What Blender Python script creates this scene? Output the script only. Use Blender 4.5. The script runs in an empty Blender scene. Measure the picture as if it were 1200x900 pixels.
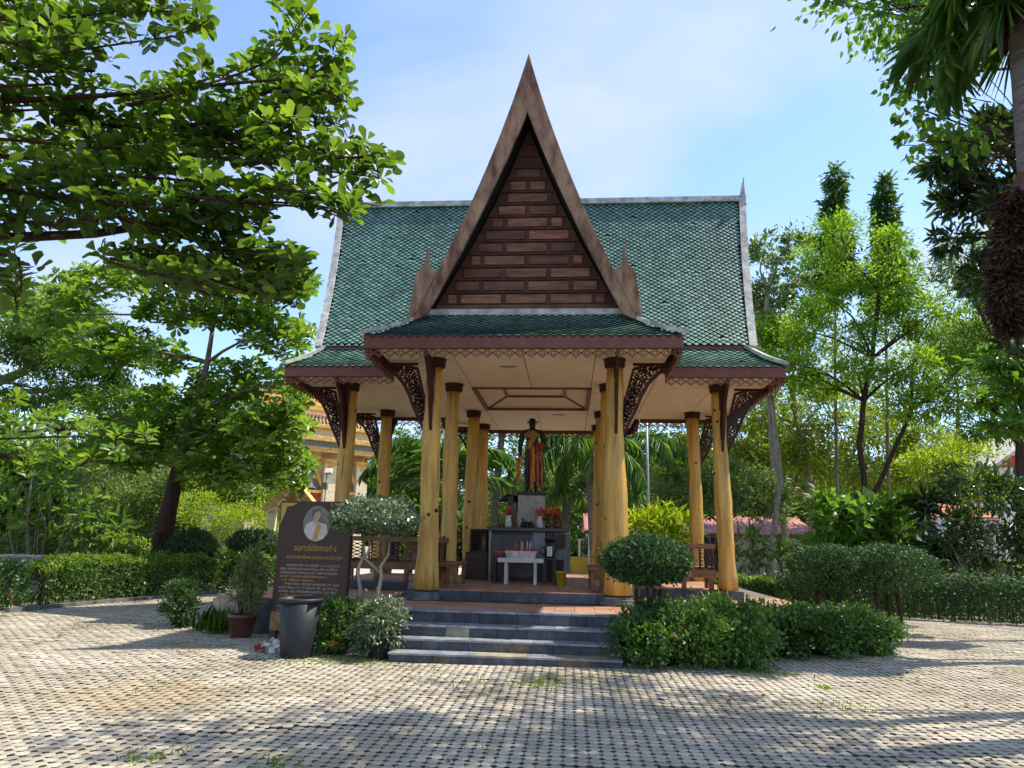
import bpy, math, random
import numpy as np
from mathutils import Vector, Matrix
random.seed(7); rng = np.random.default_rng(7)
SC = bpy.context.scene
COL = SC.collection
R = math.radians
# ---------------------------------------------------------------- camera
CAM = np.array([0.845, -16.1708, 1.6]); FPX = 815.46
_yaw, _pit, _rol = -0.0853, 0.2214, 0.0228
_fw = np.array([math.sin(_yaw)*math.cos(_pit), math.cos(_yaw)*math.cos(_pit), math.sin(_pit)])
_r = np.array([math.cos(_yaw), -math.sin(_yaw), 0.0]); _u = np.cross(_r, _fw)
_r2 = math.cos(_rol)*_r + math.sin(_rol)*_u; _u2 = -math.sin(_rol)*_r + math.cos(_rol)*_u
cd = bpy.data.cameras.new('camera'); cam = bpy.data.objects.new('camera', cd); COL.objects.link(cam)
cd.sensor_width = 36; cd.lens = FPX/1200*36; cd.clip_start = .05; cd.clip_end = 3000
cam.matrix_world = Matrix(((_r2[0], _u2[0], -_fw[0], CAM[0]), (_r2[1], _u2[1], -_fw[1], CAM[1]), (_r2[2], _u2[2], -_fw[2], CAM[2]), (0, 0, 0, 1)))
SC.camera = cam
def at(px, py, Y):
    """pixel of the photograph -> the point of the plane y = Y seen there (a survey of where things stand)"""
    d = _fw + _r2*(px-600)/FPX - _u2*(py-450)/FPX
    return CAM + d*((Y-CAM[1])/d[1])
# ---------------------------------------------------------------- light
SUN = Vector((4.9, 1.95, 8.8)).normalized()
W = bpy.data.worlds.new('World'); SC.world = W; W.use_nodes = True
nt = W.node_tree; N = nt.nodes; L = nt.links; N.clear()
sky = N.new('ShaderNodeTexSky'); sky.sky_type = 'NISHITA'; sky.sun_disc = False
sky.sun_elevation = math.asin(SUN.z); sky.sun_rotation = math.atan2(SUN.x, SUN.y)
sky.air_density = 1.0; sky.dust_density = 0.1; sky.ozone_density = 4.5; sky.altitude = 10
tc = N.new('ShaderNodeTexCoord'); sep = N.new('ShaderNodeSeparateXYZ'); L.new(tc.outputs['Generated'], sep.inputs[0])
zc_ = N.new('ShaderNodeMath'); zc_.operation = 'MAXIMUM'; zc_.inputs[1].default_value = 0.0; L.new(sep.outputs['Z'], zc_.inputs[0])
za = N.new('ShaderNodeMath'); za.operation = 'ADD'; za.inputs[1].default_value = 0.22; L.new(zc_.outputs[0], za.inputs[0])
dv = N.new('ShaderNodeVectorMath'); dv.operation = 'DIVIDE'; L.new(tc.outputs['Generated'], dv.inputs[0])
cmb = N.new('ShaderNodeCombineXYZ'); cmb.inputs[2].default_value = 1
L.new(za.outputs[0], cmb.inputs[0]); L.new(za.outputs[0], cmb.inputs[1]); L.new(cmb.outputs[0], dv.inputs[1])
mp = N.new('ShaderNodeMapping'); mp.inputs['Location'].default_value = (2.3, 0.15, 0); mp.inputs['Scale'].default_value = (.9, 1.2, 0)
L.new(dv.outputs[0], mp.inputs[0])
nz = N.new('ShaderNodeTexNoise'); nz.inputs['Scale'].default_value = 1.5; nz.inputs['Detail'].default_value = 9; nz.inputs['Roughness'].default_value = .52
nz.inputs['Distortion'].default_value = .35
L.new(mp.outputs[0], nz.inputs['Vector'])
rp = N.new('ShaderNodeValToRGB'); rp.color_ramp.elements[0].position = .40; rp.color_ramp.elements[1].position = .66
rp.color_ramp.elements[0].color = (.10, .10, .10, 1); rp.color_ramp.elements[1].color = (.80, .80, .80, 1)
L.new(nz.outputs['Fac'], rp.inputs[0])
mx = N.new('ShaderNodeMix'); mx.data_type = 'RGBA'
L.new(rp.outputs[0], mx.inputs['Factor']); L.new(sky.outputs[0], mx.inputs['A']); mx.inputs['B'].default_value = (2.6, 2.85, 3.7, 1)
bg = N.new('ShaderNodeBackground'); bg.inputs[1].default_value = 0.135; L.new(mx.outputs['Result'], bg.inputs[0])
wo = N.new('ShaderNodeOutputWorld'); L.new(bg.outputs[0], wo.inputs[0])
sl = bpy.data.lights.new('sun', 'SUN'); sl.energy = 3.3; sl.angle = R(.55); sl.color = (1, .92, .77)
so = bpy.data.objects.new('sun', sl); COL.objects.link(so); so.rotation_euler = SUN.to_track_quat('Z', 'Y').to_euler(); so.location = (20, 10, 40)
SC.view_settings.view_transform = 'Standard'; SC.view_settings.look = 'None'; SC.view_settings.gamma = 1; SC.view_settings.exposure = 1.22
SC.render.engine = 'CYCLES'
SC.cycles.max_bounces = 8; SC.cycles.diffuse_bounces = 5; SC.cycles.transmission_bounces = 4; SC.cycles.transparent_max_bounces = 4
SC.cycles.use_denoising = True; SC.cycles.sample_clamp_indirect = 6

# ---------------------------------------------------------------- helpers
def tag(o, label=None, cat=None, group=None, kind=None):
    if label: o['label'] = label
    if cat: o['category'] = cat
    if group: o['group'] = group
    if kind: o['kind'] = kind
    return o
def empty(name, loc, label, cat, group=None, rz=0):
    o = bpy.data.objects.new(name, None); COL.objects.link(o); o.location = loc; o.rotation_euler.z = rz
    o.empty_display_size = .2
    return tag(o, label, cat, group)
def link(name, me, parent=None, mat=None, local=False):
    """world-built mesh under a parent: vertices are moved to the parent's base so that the parent can be moved"""
    o = bpy.data.objects.new(name, me); COL.objects.link(o)
    if mat is not None and not me.materials: me.materials.append(mat)
    if parent is not None:
        o.parent = parent
        if not local:
            o.matrix_parent_inverse = Matrix.Identity(4)
            p = parent; M = Matrix.Identity(4)
            while p is not None:
                M = Matrix.LocRotScale(p.location, p.rotation_euler, p.scale) @ M; p = p.parent
            me.transform(M.inverted())
    return o
def copy_tree(o, parent=None):
    c = o.copy(); COL.objects.link(c)
    if parent is not None: c.parent = parent
    for ch in list(o.children): copy_tree(ch, c)
    return c
class MB:
    def __init__(s): s.v = []; s.f = []
    def add(s, vs, fs):
        b = len(s.v); s.v += [tuple(map(float, v)) for v in vs]; s.f += [tuple(i+b for i in f) for f in fs]; return s
    def box(s, x0, x1, y0, y1, z0, z1):
        return s.add([(x0,y0,z0),(x1,y0,z0),(x1,y1,z0),(x0,y1,z0),(x0,y0,z1),(x1,y0,z1),(x1,y1,z1),(x0,y1,z1)],
                     [(0,3,2,1),(4,5,6,7),(0,1,5,4),(1,2,6,5),(2,3,7,6),(3,0,4,7)])
    def obox(s, c, ax, ay, az):
        """box with centre c and half axes ax, ay, az"""
        c, ax, ay, az = map(Vector, (c, ax, ay, az))
        vs = [c+i*ax+j*ay+k*az for k in (-1,1) for i, j in ((-1,-1),(1,-1),(1,1),(-1,1))]
        return s.add(vs, [(0,3,2,1),(4,5,6,7),(0,1,5,4),(1,2,6,5),(2,3,7,6),(3,0,4,7)])
    def bar(s, a, b, w, h, up=(0,0,1)):
        a, b = Vector(a), Vector(b); d = b-a
        if d.length < 1e-6: return s
        u = Vector(up); x = d.cross(u)
        if x.length < 1e-6: x = d.cross(Vector((1,0,0)))
        x.normalize(); y = x.cross(d).normalized()
        return s.obox((a+b)/2, x*w/2, d/2, y*h/2)
    def tube(s, path, rad, n=8, cap=True):
        P = [Vector(p) for p in path]
        if not hasattr(rad, '__len__'): rad = [rad]*len(P)
        rings = []; prev = None
        for i, p in enumerate(P):
            t = (P[min(i+1, len(P)-1)]-P[max(i-1, 0)])
            t = t.normalized() if t.length > 1e-9 else Vector((0,0,1))
            if prev is None:
                x = t.cross(Vector((0,1,0)) if abs(t.y) < .9 else Vector((1,0,0))).normalized()
            else:
                x = (prev - t*prev.dot(t)).normalized()
            prev = x; y = t.cross(x)
            rings.append([p+(x*math.cos(2*math.pi*k/n)+y*math.sin(2*math.pi*k/n))*rad[i] for k in range(n)])
        vs = [v for r in rings for v in r]; fs = []
        for i in range(len(P)-1):
            for k in range(n):
                a = i*n+k; b = i*n+(k+1) % n
                fs.append((a, b, b+n, a+n))
        if cap: fs.append(tuple(range(n-1, -1, -1))); fs.append(tuple((len(P)-1)*n+k for k in range(n)))
        return s.add(vs, fs)
    def lathe(s, c, prof, n=20):
        c = Vector(c); vs = [c+Vector((r*math.cos(2*math.pi*k/n), r*math.sin(2*math.pi*k/n), z)) for r, z in prof for k in range(n)]; fs = []
        for i in range(len(prof)-1):
            for k in range(n):
                a = i*n+k; b = i*n+(k+1) % n; fs.append((a, b, b+n, a+n))
        fs.append(tuple(range(n-1, -1, -1))); fs.append(tuple((len(prof)-1)*n+k for k in range(n)))
        return s.add(vs, fs)
    def prism(s, poly, O, U, V, T):
        """2D polygon in plane O + u U + v V, thickness vector T"""
        O, U, V, T = map(Vector, (O, U, V, T)); n = len(poly)
        a = [O+U*p[0]+V*p[1] for p in poly]; b = [q+T for q in a]
        return s.add(a+b, [tuple(range(n-1, -1, -1)), tuple(range(n, 2*n))]+[(i, (i+1) % n, n+(i+1) % n, n+i) for i in range(n)])
    def mesh(s, name):
        me = bpy.data.meshes.new(name); me.from_pydata(s.v, [], s.f); me.update(); return me
    def build(s, name, mat, parent=None, smooth=False, bevel=0, kind=None, local=False):
        me = s.mesh(name)
        if smooth:
            for p in me.polygons: p.use_smooth = True
        o = link(name, me, parent, mat, local)
        if bevel:
            m = o.modifiers.new('bevel', 'BEVEL'); m.width = bevel; m.segments = 2; m.limit_method = 'ANGLE'; m.angle_limit = R(35)
        if kind: o['kind'] = kind
        return o
def fixn(me):
    import bmesh
    b = bmesh.new(); b.from_mesh(me); bmesh.ops.recalc_face_normals(b, faces=b.faces); b.to_mesh(me); b.free()

# ---------------------------------------------------------------- materials
def mat(name, col, rough=.7, var=.25, scale=6, bump=.15, spec=.35, stretch=(1,1,1), col2=None, fine=None, metal=0, island=0, coords='Object', coat=0):
    m = bpy.data.materials.new(name); m.use_nodes = True; t = m.node_tree; n = t.nodes; l = t.links
    p = n['Principled BSDF']; p.inputs['Roughness'].default_value = rough; p.inputs['Specular IOR Level'].default_value = spec; p.inputs['Metallic'].default_value = metal
    if coat: p.inputs['Coat Weight'].default_value = coat; p.inputs['Coat Roughness'].default_value = .08
    co = n.new('ShaderNodeTexCoord'); mpg = n.new('ShaderNodeMapping'); mpg.inputs['Scale'].default_value = stretch
    l.new(co.outputs[coords], mpg.inputs[0])
    a = n.new('ShaderNodeTexNoise'); a.inputs['Scale'].default_value = scale; a.inputs['Detail'].default_value = 6; a.inputs['Roughness'].default_value = .6
    l.new(mpg.outputs[0], a.inputs['Vector'])
    r = n.new('ShaderNodeValToRGB'); c = Vector(col); c2 = Vector(col2) if col2 else c*(1-var)
    r.color_ramp.elements[0].position = .35; r.color_ramp.elements[1].position = .68
    r.color_ramp.elements[0].color = (*c2, 1); r.color_ramp.elements[1].color = (*(c*(1+var*.5)), 1)
    l.new(a.outputs['Fac'], r.inputs[0]); out = r.outputs[0]
    b2 = n.new('ShaderNodeTexNoise'); b2.inputs['Scale'].default_value = fine or scale*9; b2.inputs['Detail'].default_value = 4; l.new(mpg.outputs[0], b2.inputs['Vector'])
    mm = n.new('ShaderNodeMix'); mm.data_type = 'RGBA'; mm.blend_type = 'MULTIPLY'; mm.inputs['Factor'].default_value = min(1, var*1.4)
    l.new(out, mm.inputs['A']); l.new(b2.outputs['Color'], mm.inputs['B'])
    hs = n.new('ShaderNodeHueSaturation'); hs.inputs['Value'].default_value = 1+min(1, var*1.4)*.7; l.new(mm.outputs['Result'], hs.inputs['Color']); out = hs.outputs[0]
    bw = n.new('ShaderNodeRGBToBW'); l.new(b2.outputs['Color'], bw.inputs[0])
    mm.inputs['B'].default_value = (1,1,1,1); l.new(bw.outputs[0], mm.inputs['B'])
    if island:
        g = n.new('ShaderNodeNewGeometry'); oi = n.new('ShaderNodeObjectInfo'); ad = n.new('ShaderNodeMath'); ad.operation = 'ADD'
        l.new(g.outputs['Random Per Island'], ad.inputs[0]); l.new(oi.outputs['Random'], ad.inputs[1])
        fr = n.new('ShaderNodeMath'); fr.operation = 'FRACT'; l.new(ad.outputs[0], fr.inputs[0])
        mr = n.new('ShaderNodeMapRange'); mr.inputs[3].default_value = 1-island; mr.inputs[4].default_value = 1+island; l.new(fr.outputs[0], mr.inputs[0])
        h2 = n.new('ShaderNodeHueSaturation'); l.new(mr.outputs[0], h2.inputs['Value']); l.new(out, h2.inputs['Color']); out = h2.outputs[0]
    l.new(out, p.inputs['Base Color'])
    if bump:
        bp = n.new('ShaderNodeBump'); bp.inputs['Strength'].default_value = bump; bp.inputs['Distance'].default_value = .02
        l.new(b2.outputs['Fac'], bp.inputs['Height']); l.new(bp.outputs[0], p.inputs['Normal'])
    return m
def leafmat(name, dark, mid, light, rough=.42, trans=.38, gain=1.5, spec=.4):
    m = bpy.data.materials.new(name); m.use_nodes = True; t = m.node_tree; n = t.nodes; l = t.links
    p = n['Principled BSDF']; out = n['Material Output']
    p.inputs['Roughness'].default_value = rough; p.inputs['Specular IOR Level'].default_value = spec
    g = n.new('ShaderNodeNewGeometry'); oi = n.new('ShaderNodeObjectInfo')
    co = n.new('ShaderNodeTexCoord'); a = n.new('ShaderNodeTexNoise'); a.inputs['Scale'].default_value = .9; a.inputs['Detail'].default_value = 3; l.new(co.outputs['Object'], a.inputs['Vector'])
    ad = n.new('ShaderNodeMath'); ad.operation = 'MULTIPLY_ADD'; l.new(g.outputs['Random Per Island'], ad.inputs[0]); ad.inputs[1].default_value = .6
    sc_ = n.new('ShaderNodeMapRange'); sc_.inputs[1].default_value = .3; sc_.inputs[2].default_value = .7; sc_.inputs[3].default_value = 0; sc_.inputs[4].default_value = .4
    l.new(a.outputs['Fac'], sc_.inputs[0]); l.new(sc_.outputs[0], ad.inputs[2])
    r = n.new('ShaderNodeValToRGB'); e = r.color_ramp.elements
    e[0].position = .05; e[0].color = (*dark, 1); e[1].position = .97; e[1].color = (*light, 1); k = e.new(.55); k.color = (*mid, 1)
    l.new(ad.outputs[0], r.inputs[0]); l.new(r.outputs[0], p.inputs['Base Color'])
    tr = n.new('ShaderNodeBsdfTranslucent'); mg = n.new('ShaderNodeMix'); mg.data_type = 'RGBA'; mg.blend_type = 'MULTIPLY'; mg.inputs['Factor'].default_value = 1
    l.new(r.outputs[0], mg.inputs['A']); mg.inputs['B'].default_value = (gain*1.15, gain*1.1, gain*.55, 1); l.new(mg.outputs['Result'], tr.inputs[0])
    ms = n.new('ShaderNodeMixShader'); ms.inputs[0].default_value = trans; l.new(p.outputs[0], ms.inputs[1]); l.new(tr.outputs[0], ms.inputs[2]); l.new(ms.outputs[0], out.inputs[0])
    return m
M = {}
M['log'] = mat('golden varnished log', (.64, .39, .085), .5, .40, 1.7, .45, .4, (6, 6, .55), (.43, .23, .045), 22)
M['knot'] = mat('dark wood knot', (.06, .02, .008), .7, .3)
M['brown'] = mat('painted brown fascia', (.19, .062, .045), .5, .25, 4, .1, .4)
M['carved'] = mat('dark red brown carving', (.055, .014, .010), .6, .3, 9, .2)
M['lace'] = mat('brown fretwork', (.20, .085, .05), .7, .3, 9, .1)
M['ceil'] = mat('cream ceiling board', (.93, .76, .58), .75, .08, 2.5, .05, .2)
M['ceilgap'] = mat('ceiling joint', (.16, .08, .05), .8)
M['tile'] = mat('green glazed roof tile', (.135, .25, .20), .33, .25, 1.5, .05, .5, (1.4, 1.4, .3), island=.32, col2=(.085, .18, .14))
M['tilelip'] = mat('shaded tile edge', (.022, .045, .036), .7, .3, 4, .1)  # tile lips coloured dark to give the gaps and skirts their shade
M['under'] = mat('dark roof underlay', (.008, .013, .012), .9)
M['cap'] = mat('weathered white mortar', (.55, .53, .50), .85, .35, 5, .3, col2=(.28, .27, .25))
M['barge'] = mat('weathered teak bargeboard', (.36, .225, .145), .8, .5, 2.6, .5, .2, (2, 2, .7), (.15, .075, .05), 40)
M['gable'] = mat('reddish teak panel', (.235, .108, .058), .6, .45, 2.0, .3, .3, (1, 1, 5), (.13, .048, .03), 22, island=.5)
M['gframe'] = mat('teak panel frame', (.10, .04, .026), .7, .35, 3, .25, .25)
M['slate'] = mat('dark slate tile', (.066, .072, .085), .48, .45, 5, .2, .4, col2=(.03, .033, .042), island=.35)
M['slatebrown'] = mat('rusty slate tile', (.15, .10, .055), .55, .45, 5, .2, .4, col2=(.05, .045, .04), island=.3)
M['slatetop'] = mat('sky pale slate tread', (.25, .26, .28), .42, .4, 5, .15, .5, col2=(.13, .137, .155), island=.2)  # paler than the risers: sky reflection painted into the treads
M['slatelight'] = mat('pale slate tile', (.32, .28, .20), .55, .4, 5, .2, .4, island=.3)
M['terra'] = mat('terracotta floor tile', (.38, .205, .125), .55, .25, 5, .08, .35, island=.2)
M['grout'] = mat('grout', (.16, .13, .11), .9)
M['concrete'] = mat('grey concrete', (.30, .29, .27), .85, .3, 4, .25)
M['basestone'] = mat('worn grey base moulding', (.17, .16, .155), .8, .4, 6, .3, .3, col2=(.08, .075, .07))
M['bench'] = mat('bench timber', (.25, .125, .06), .6, .35, 3, .2, .3, (1, 1, 4), (.12, .05, .025))
M['dark'] = mat('dark stained wood', (.035, .018, .013), .45, .3, 5, .1)
M['paver'] = mat('cream concrete paver', (.385, .345, .28), .9, .32, .9, .5, .2, fine=40, island=.2, col2=(.30, .26, .19))
M['paverside'] = mat('soil caked paver edge', (.085, .068, .045), .95, .4, 3, .3, .1)
M['joint'] = mat('sandy joint soil', (.045, .034, .022), .95, .4, 3, .4, .1)
M['soil'] = mat('garden soil', (.16, .12, .075), .95, .4, 2, .5, .1, col2=(.07, .07, .03))
M['road'] = mat('pale concrete road', (.42, .40, .36), .9, .25, 1, .3)
M['binmat'] = mat('grey plastic', (.020, .023, .027), .5, .2, 8, .05, .35)
M['board'] = mat('dark brown board', (.05, .021, .014), .45, .2, 4, .04, .4)
M['giltfoot'] = mat('worn gilt pattern', (.34, .20, .07), .55, .6, 9, .1, .4, col2=(.08, .035, .02))
M['gold'] = mat('gold print', (.50, .30, .06), .5, .2, 20, 0)
M['whiteprint'] = mat('pale print', (.42, .36, .27), .6, .1, 20, 0)
M['bark'] = mat('dark brown bark', (.075, .045, .03), .9, .5, 4, .6, .15, (2, 2, .6))
M['greybark'] = mat('grey bark', (.24, .20, .15), .9, .4, 4, .5, .15, (2, 2, .6), (.12, .10, .075))
M['palebark'] = mat('pale bark', (.34, .29, .22), .85, .4, 5, .4, .15, (2, 2, .6))
M['palmtrunk'] = mat('ringed palm trunk', (.24, .21, .19), .9, .4, 6, .6, .15, (.6, .6, 6), (.11, .085, .07))
M['fibre'] = mat('brown palm fibre', (.115, .06, .042), .9, .5, 5, .4, .1, island=.5)
M['white'] = mat('white paint', (.75, .72, .68), .6, .15, 5, .08)
M['tablewhite'] = mat('shaded white paint', (.58, .55, .51), .65, .2, 5, .08)  # copy of the white paint with the table's shade in its colour
M['wall'] = mat('cream wall', (.62, .57, .46), .8, .2, 2, .1)
M['shedroof'] = mat('faded red metal roof', (.42, .16, .14), .6, .3, 2, .05, .35)
M['shedred'] = mat('orange red roof', (.50, .10, .045), .6, .3, 3, .1)
M['templegold'] = mat('gold ornament', (.72, .46, .14), .5, .35, 7, .3, .4, col2=(.52, .26, .06))
M['templewall'] = mat('peach plaster', (.80, .56, .36), .7, .2, 3, .1)
M['templecream'] = mat('cream gilded plaster', (.80, .68, .44), .6, .25, 6, .2)
M['templegrey'] = mat('mosaic frieze', (.30, .34, .33), .5, .6, 18, .2)
M['templepurple'] = mat('muted purple niche', (.26, .17, .17), .7, .3, 12, .2)
M['redtrim'] = mat('red trim', (.42, .06, .03), .55, .25, 6, .1)
M['bronze'] = mat('black bronze', (.012, .011, .011), .35, .3, 8, .1, .5, metal=.3)
M['goldcloth'] = mat('gold cloth', (.40, .21, .06), .55, .45, 14, .2)
M['darkred'] = mat('dark red cloth', (.20, .018, .014), .7, .4, 10, .2)
M['redcloth'] = mat('red cloth', (.34, .03, .02), .7, .4, 10, .2)
M['orangecloth'] = mat('orange garland', (.60, .25, .05), .7, .5, 20, .3, col2=(.36, .13, .03))
M['plinth'] = mat('grey granite', (.36, .34, .32), .5, .3, 14, .08)
M['altar'] = mat('grey brown tile', (.055, .05, .043), .4, .35, 6, .1, .5, island=.2)
M['marble'] = mat('blue grey marble', (.13, .145, .18), .25, .3, 5, .03, .5)
M['yellow'] = mat('yellow plastic', (.55, .36, .03), .45, .2, 6, .05)
M['glaze'] = mat('brown glazed pot', (.10, .032, .022), .35, .3, 6, .06, .5)
M['blackpot'] = mat('black plastic pot', (.016, .017, .018), .5, .2, 6, .05)
M['porcelain'] = mat('white porcelain', (.62, .55, .50), .3, .35, 12, .03, .5)
M['redflower'] = mat('red petal', (.55, .05, .02), .6, .3, 10, 0, island=.3)
M['orangeflower'] = mat('orange petal', (.62, .16, .04), .6, .3, 10, 0, island=.3)
M['metal'] = mat('galvanised metal', (.42, .43, .44), .4, .2, 8, .05, .5, metal=.6)
M['incense'] = mat('red incense', (.45, .05, .03), .7, .3, 10, 0, island=.3)
M['glassdark'] = mat('dark glass', (.012, .010, .012), .08, .2, 6, 0, .6)
# foliage
M['almond0'] = leafmat('sea almond leaf', (0.037, 0.069, 0.013), (0.074, 0.145, 0.018), (0.142, 0.234, 0.029), .34, .46, 2.1, .45)
M['almond'] = leafmat('sea almond leaf', (.024, .05, .009), (.062, .115, .014), (.15, .24, .03), .33, .48, 2.3, .5)
M['almond2'] = leafmat('bright almond leaf', (0.050, 0.104, 0.014), (0.109, 0.207, 0.023), (0.216, 0.317, 0.042), .36, .42, 1.8, .45)
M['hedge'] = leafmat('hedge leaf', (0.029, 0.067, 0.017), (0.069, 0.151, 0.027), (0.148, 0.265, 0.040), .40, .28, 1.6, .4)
M['hedgeyellow'] = leafmat('sunlit hedge leaf', (0.059, 0.110, 0.013), (0.133, 0.234, 0.023), (0.283, 0.358, 0.037), .42, .36, 1.7, .4)  # yellow green that paints sunlight onto the hedge tops
M['glintleaf'] = leafmat('pale glinting leaf', (.045, .085, .035), (.13, .19, .09), (.44, .49, .37), .26, .25, 1.4, .7)  # whitish end of the ramp paints specular glints on the leaves
M['domeleaf'] = leafmat('dark topiary leaf', (0.022, 0.052, 0.018), (0.047, 0.110, 0.032), (0.128, 0.204, 0.067), .5, .26, 1.5, .3)
M['lime'] = leafmat('lime leaf', (0.116, 0.193, 0.013), (0.233, 0.345, 0.021), (0.449, 0.496, 0.031), .45, .42, 1.5)
M['mid'] = leafmat('mid green leaf', (0.050, 0.096, 0.017), (0.092, 0.179, 0.025), (0.166, 0.276, 0.037), .42, .4, 1.8)
M['soft'] = leafmat('soft bluish leaf', (0.067, 0.118, 0.031), (0.142, 0.220, 0.062), (0.266, 0.358, 0.104), .45, .35, 1.6)
M['bright'] = leafmat('bright feather leaf', (0.074, 0.138, 0.010), (0.142, 0.262, 0.018), (0.250, 0.386, 0.031), .45, .46, 2.0)
M['olive'] = leafmat('olive leaf', (0.074, 0.118, 0.014), (0.148, 0.214, 0.023), (0.271, 0.345, 0.034), .45, .42, 1.8)
M['spire'] = leafmat('spire leaf', (0.029, 0.083, 0.017), (0.059, 0.138, 0.027), (0.116, 0.220, 0.042), .42, .35, 1.6)
M['darkleaf'] = leafmat('dark glossy leaf', (0.017, 0.038, 0.010), (0.037, 0.076, 0.017), (0.083, 0.138, 0.026), .28, .3, 1.7, .6)
M['palm'] = leafmat('palm leaflet', (0.050, 0.124, 0.027), (0.111, 0.238, 0.055), (0.274, 0.372, 0.093), .36, .35, 1.7, .5)
M['darkpalm'] = leafmat('dark fan palm blade', (.02, .045, .014), (.045, .095, .025), (.11, .17, .05), .45, .35, 1.6, .35)
M['palmyellow'] = leafmat('yellowing palm leaflet', (0.116, 0.179, 0.015), (0.266, 0.317, 0.026), (0.632, 0.469, 0.052), .4, .45, 1.5)
M['heart'] = leafmat('heart leaf', (0.042, 0.096, 0.014), (0.083, 0.179, 0.023), (0.150, 0.262, 0.037), .38, .45, 2.0)
M['frangi'] = leafmat('frangipani leaf', (.06, .12, .025), (.11, .20, .035), (.2, .29, .06), .4, .42, 1.7, .4)
M['grass'] = leafmat('grass blade', (0.083, 0.138, 0.015), (0.183, 0.276, 0.026), (0.366, 0.413, 0.042), .5, .4, 1.4)
M['fern'] = leafmat('dusty fern', (.10, .13, .05), (.2, .24, .10), (.32, .36, .17), .5, .35, 1.4)
M['fern0'] = leafmat('dusty fern', (0.083, 0.104, 0.031), (0.166, 0.193, 0.062), (0.316, 0.317, 0.114), .5, .35, 1.4)

def weather_log():
    t = M['log'].node_tree; n = t.nodes; l = t.links; p = n['Principled BSDF']; src = p.inputs['Base Color'].links[0].from_socket
    co = n.new('ShaderNodeTexCoord'); mg = n.new('ShaderNodeMapping'); mg.inputs['Scale'].default_value = (17, 17, .5); l.new(co.outputs['Object'], mg.inputs[0])
    a = n.new('ShaderNodeTexNoise'); a.inputs['Scale'].default_value = 1.0; a.inputs['Detail'].default_value = 5; l.new(mg.outputs[0], a.inputs['Vector'])
    r = n.new('ShaderNodeMapRange'); r.inputs[1].default_value = .62; r.inputs[2].default_value = .68; r.inputs[4].default_value = .75; l.new(a.outputs['Fac'], r.inputs[0])
    m1 = n.new('ShaderNodeMix'); m1.data_type = 'RGBA'; m1.inputs['B'].default_value = (.13, .055, .015, 1); l.new(r.outputs[0], m1.inputs['Factor']); l.new(src, m1.inputs['A'])
    b = n.new('ShaderNodeTexNoise'); b.inputs['Scale'].default_value = 1.6; b.inputs['Detail'].default_value = 6; l.new(co.outputs['Object'], b.inputs['Vector'])
    r2 = n.new('ShaderNodeMapRange'); r2.inputs[1].default_value = .50; r2.inputs[2].default_value = .72; r2.inputs[4].default_value = .55; l.new(b.outputs['Fac'], r2.inputs[0])
    m2 = n.new('ShaderNodeMix'); m2.data_type = 'RGBA'; m2.inputs['B'].default_value = (.46, .33, .14, 1); l.new(r2.outputs[0], m2.inputs['Factor']); l.new(m1.outputs['Result'], m2.inputs['A']); l.new(m2.outputs['Result'], p.inputs['Base Color'])
weather_log()

# ---------------------------------------------------------------- foliage geometry
T_KITE = (np.array([(0,0,0), (.45,.5,.07), (1,0,-.03), (.45,-.5,.07)]), np.array([(0,2,1), (0,3,2)]))
T_OBOV = (np.array([(0,0,0), (.34,.26,.05), (.70,.5,.07), (.92,.30,.0), (1,0,-.06), (.92,-.30,.0), (.70,-.5,.07), (.34,-.26,.05), (.58,0,-.01)]),
          np.array([(0,8,1), (1,8,2), (2,8,3), (3,8,4), (4,8,5), (5,8,6), (6,8,7), (7,8,0)]))
T_HEART = (np.array([(0,0,0), (.05,.42,.03), (.45,.5,.05), (1,0,-.06), (.45,-.5,.05), (.05,-.42,.03)]), np.array([(0,2,1), (0,3,2), (0,4,3), (0,5,4)]))
T_LONG = (np.array([(0,0,0), (.35,.5,.05), (.75,.36,-.02), (1,0,-.12), (.75,-.36,-.02), (.35,-.5,.05)]), np.array([(0,2,1), (0,3,2), (0,4,3), (0,5,4)]))
def unit(a): return a/np.maximum(np.linalg.norm(a, axis=-1, keepdims=True), 1e-9)
def tri_mesh(name, V, F):
    me = bpy.data.meshes.new(name); nv, nf = len(V), len(F)
    me.vertices.add(nv); me.vertices.foreach_set('co', np.ascontiguousarray(V, dtype=np.float32).ravel())
    me.loops.add(nf*3); me.loops.foreach_set('vertex_index', np.ascontiguousarray(F, dtype=np.int32).ravel())
    me.polygons.add(nf); me.polygons.foreach_set('loop_start', np.arange(0, nf*3, 3, dtype=np.int32))
    me.update(calc_edges=True); return me
def leaf_arrays(P, D, Nn, Ln, Wd, T):
    D = unit(D); Nn = unit(Nn - D*np.sum(Nn*D, -1, keepdims=True)); X = np.cross(Nn, D)
    t, f = T; n = len(P); Ln = np.broadcast_to(Ln, n)[:, None, None]; Wd = np.broadcast_to(Wd, n)[:, None, None]
    cv = rng.uniform(-.6, 2.6, n)[:, None]; dr = -rng.uniform(-.05, .28, n)[:, None]*t[None, :, 0]**2
    V = P[:, None]+D[:, None]*t[None, :, :1]*Ln+X[:, None]*t[None, :, 1:2]*Wd*rng.uniform(.8, 1.15, (n, 1, 1))+Nn[:, None]*(t[None, :, 2]*cv+dr)[:, :, None]*Ln
    F = f[None]+(np.arange(n)*len(t))[:, None, None]
    return V.reshape(-1, 3), F.reshape(-1, 3)
def leaves(name, P, D, Nn, Ln, Wd, T, m, parent):
    V, F = leaf_arrays(P, D, Nn, Ln, Wd, T)
    return link(name, tri_mesh(name, V, F), parent, m)
def rdir(n): return unit(rng.normal(size=(n, 3)))
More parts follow.
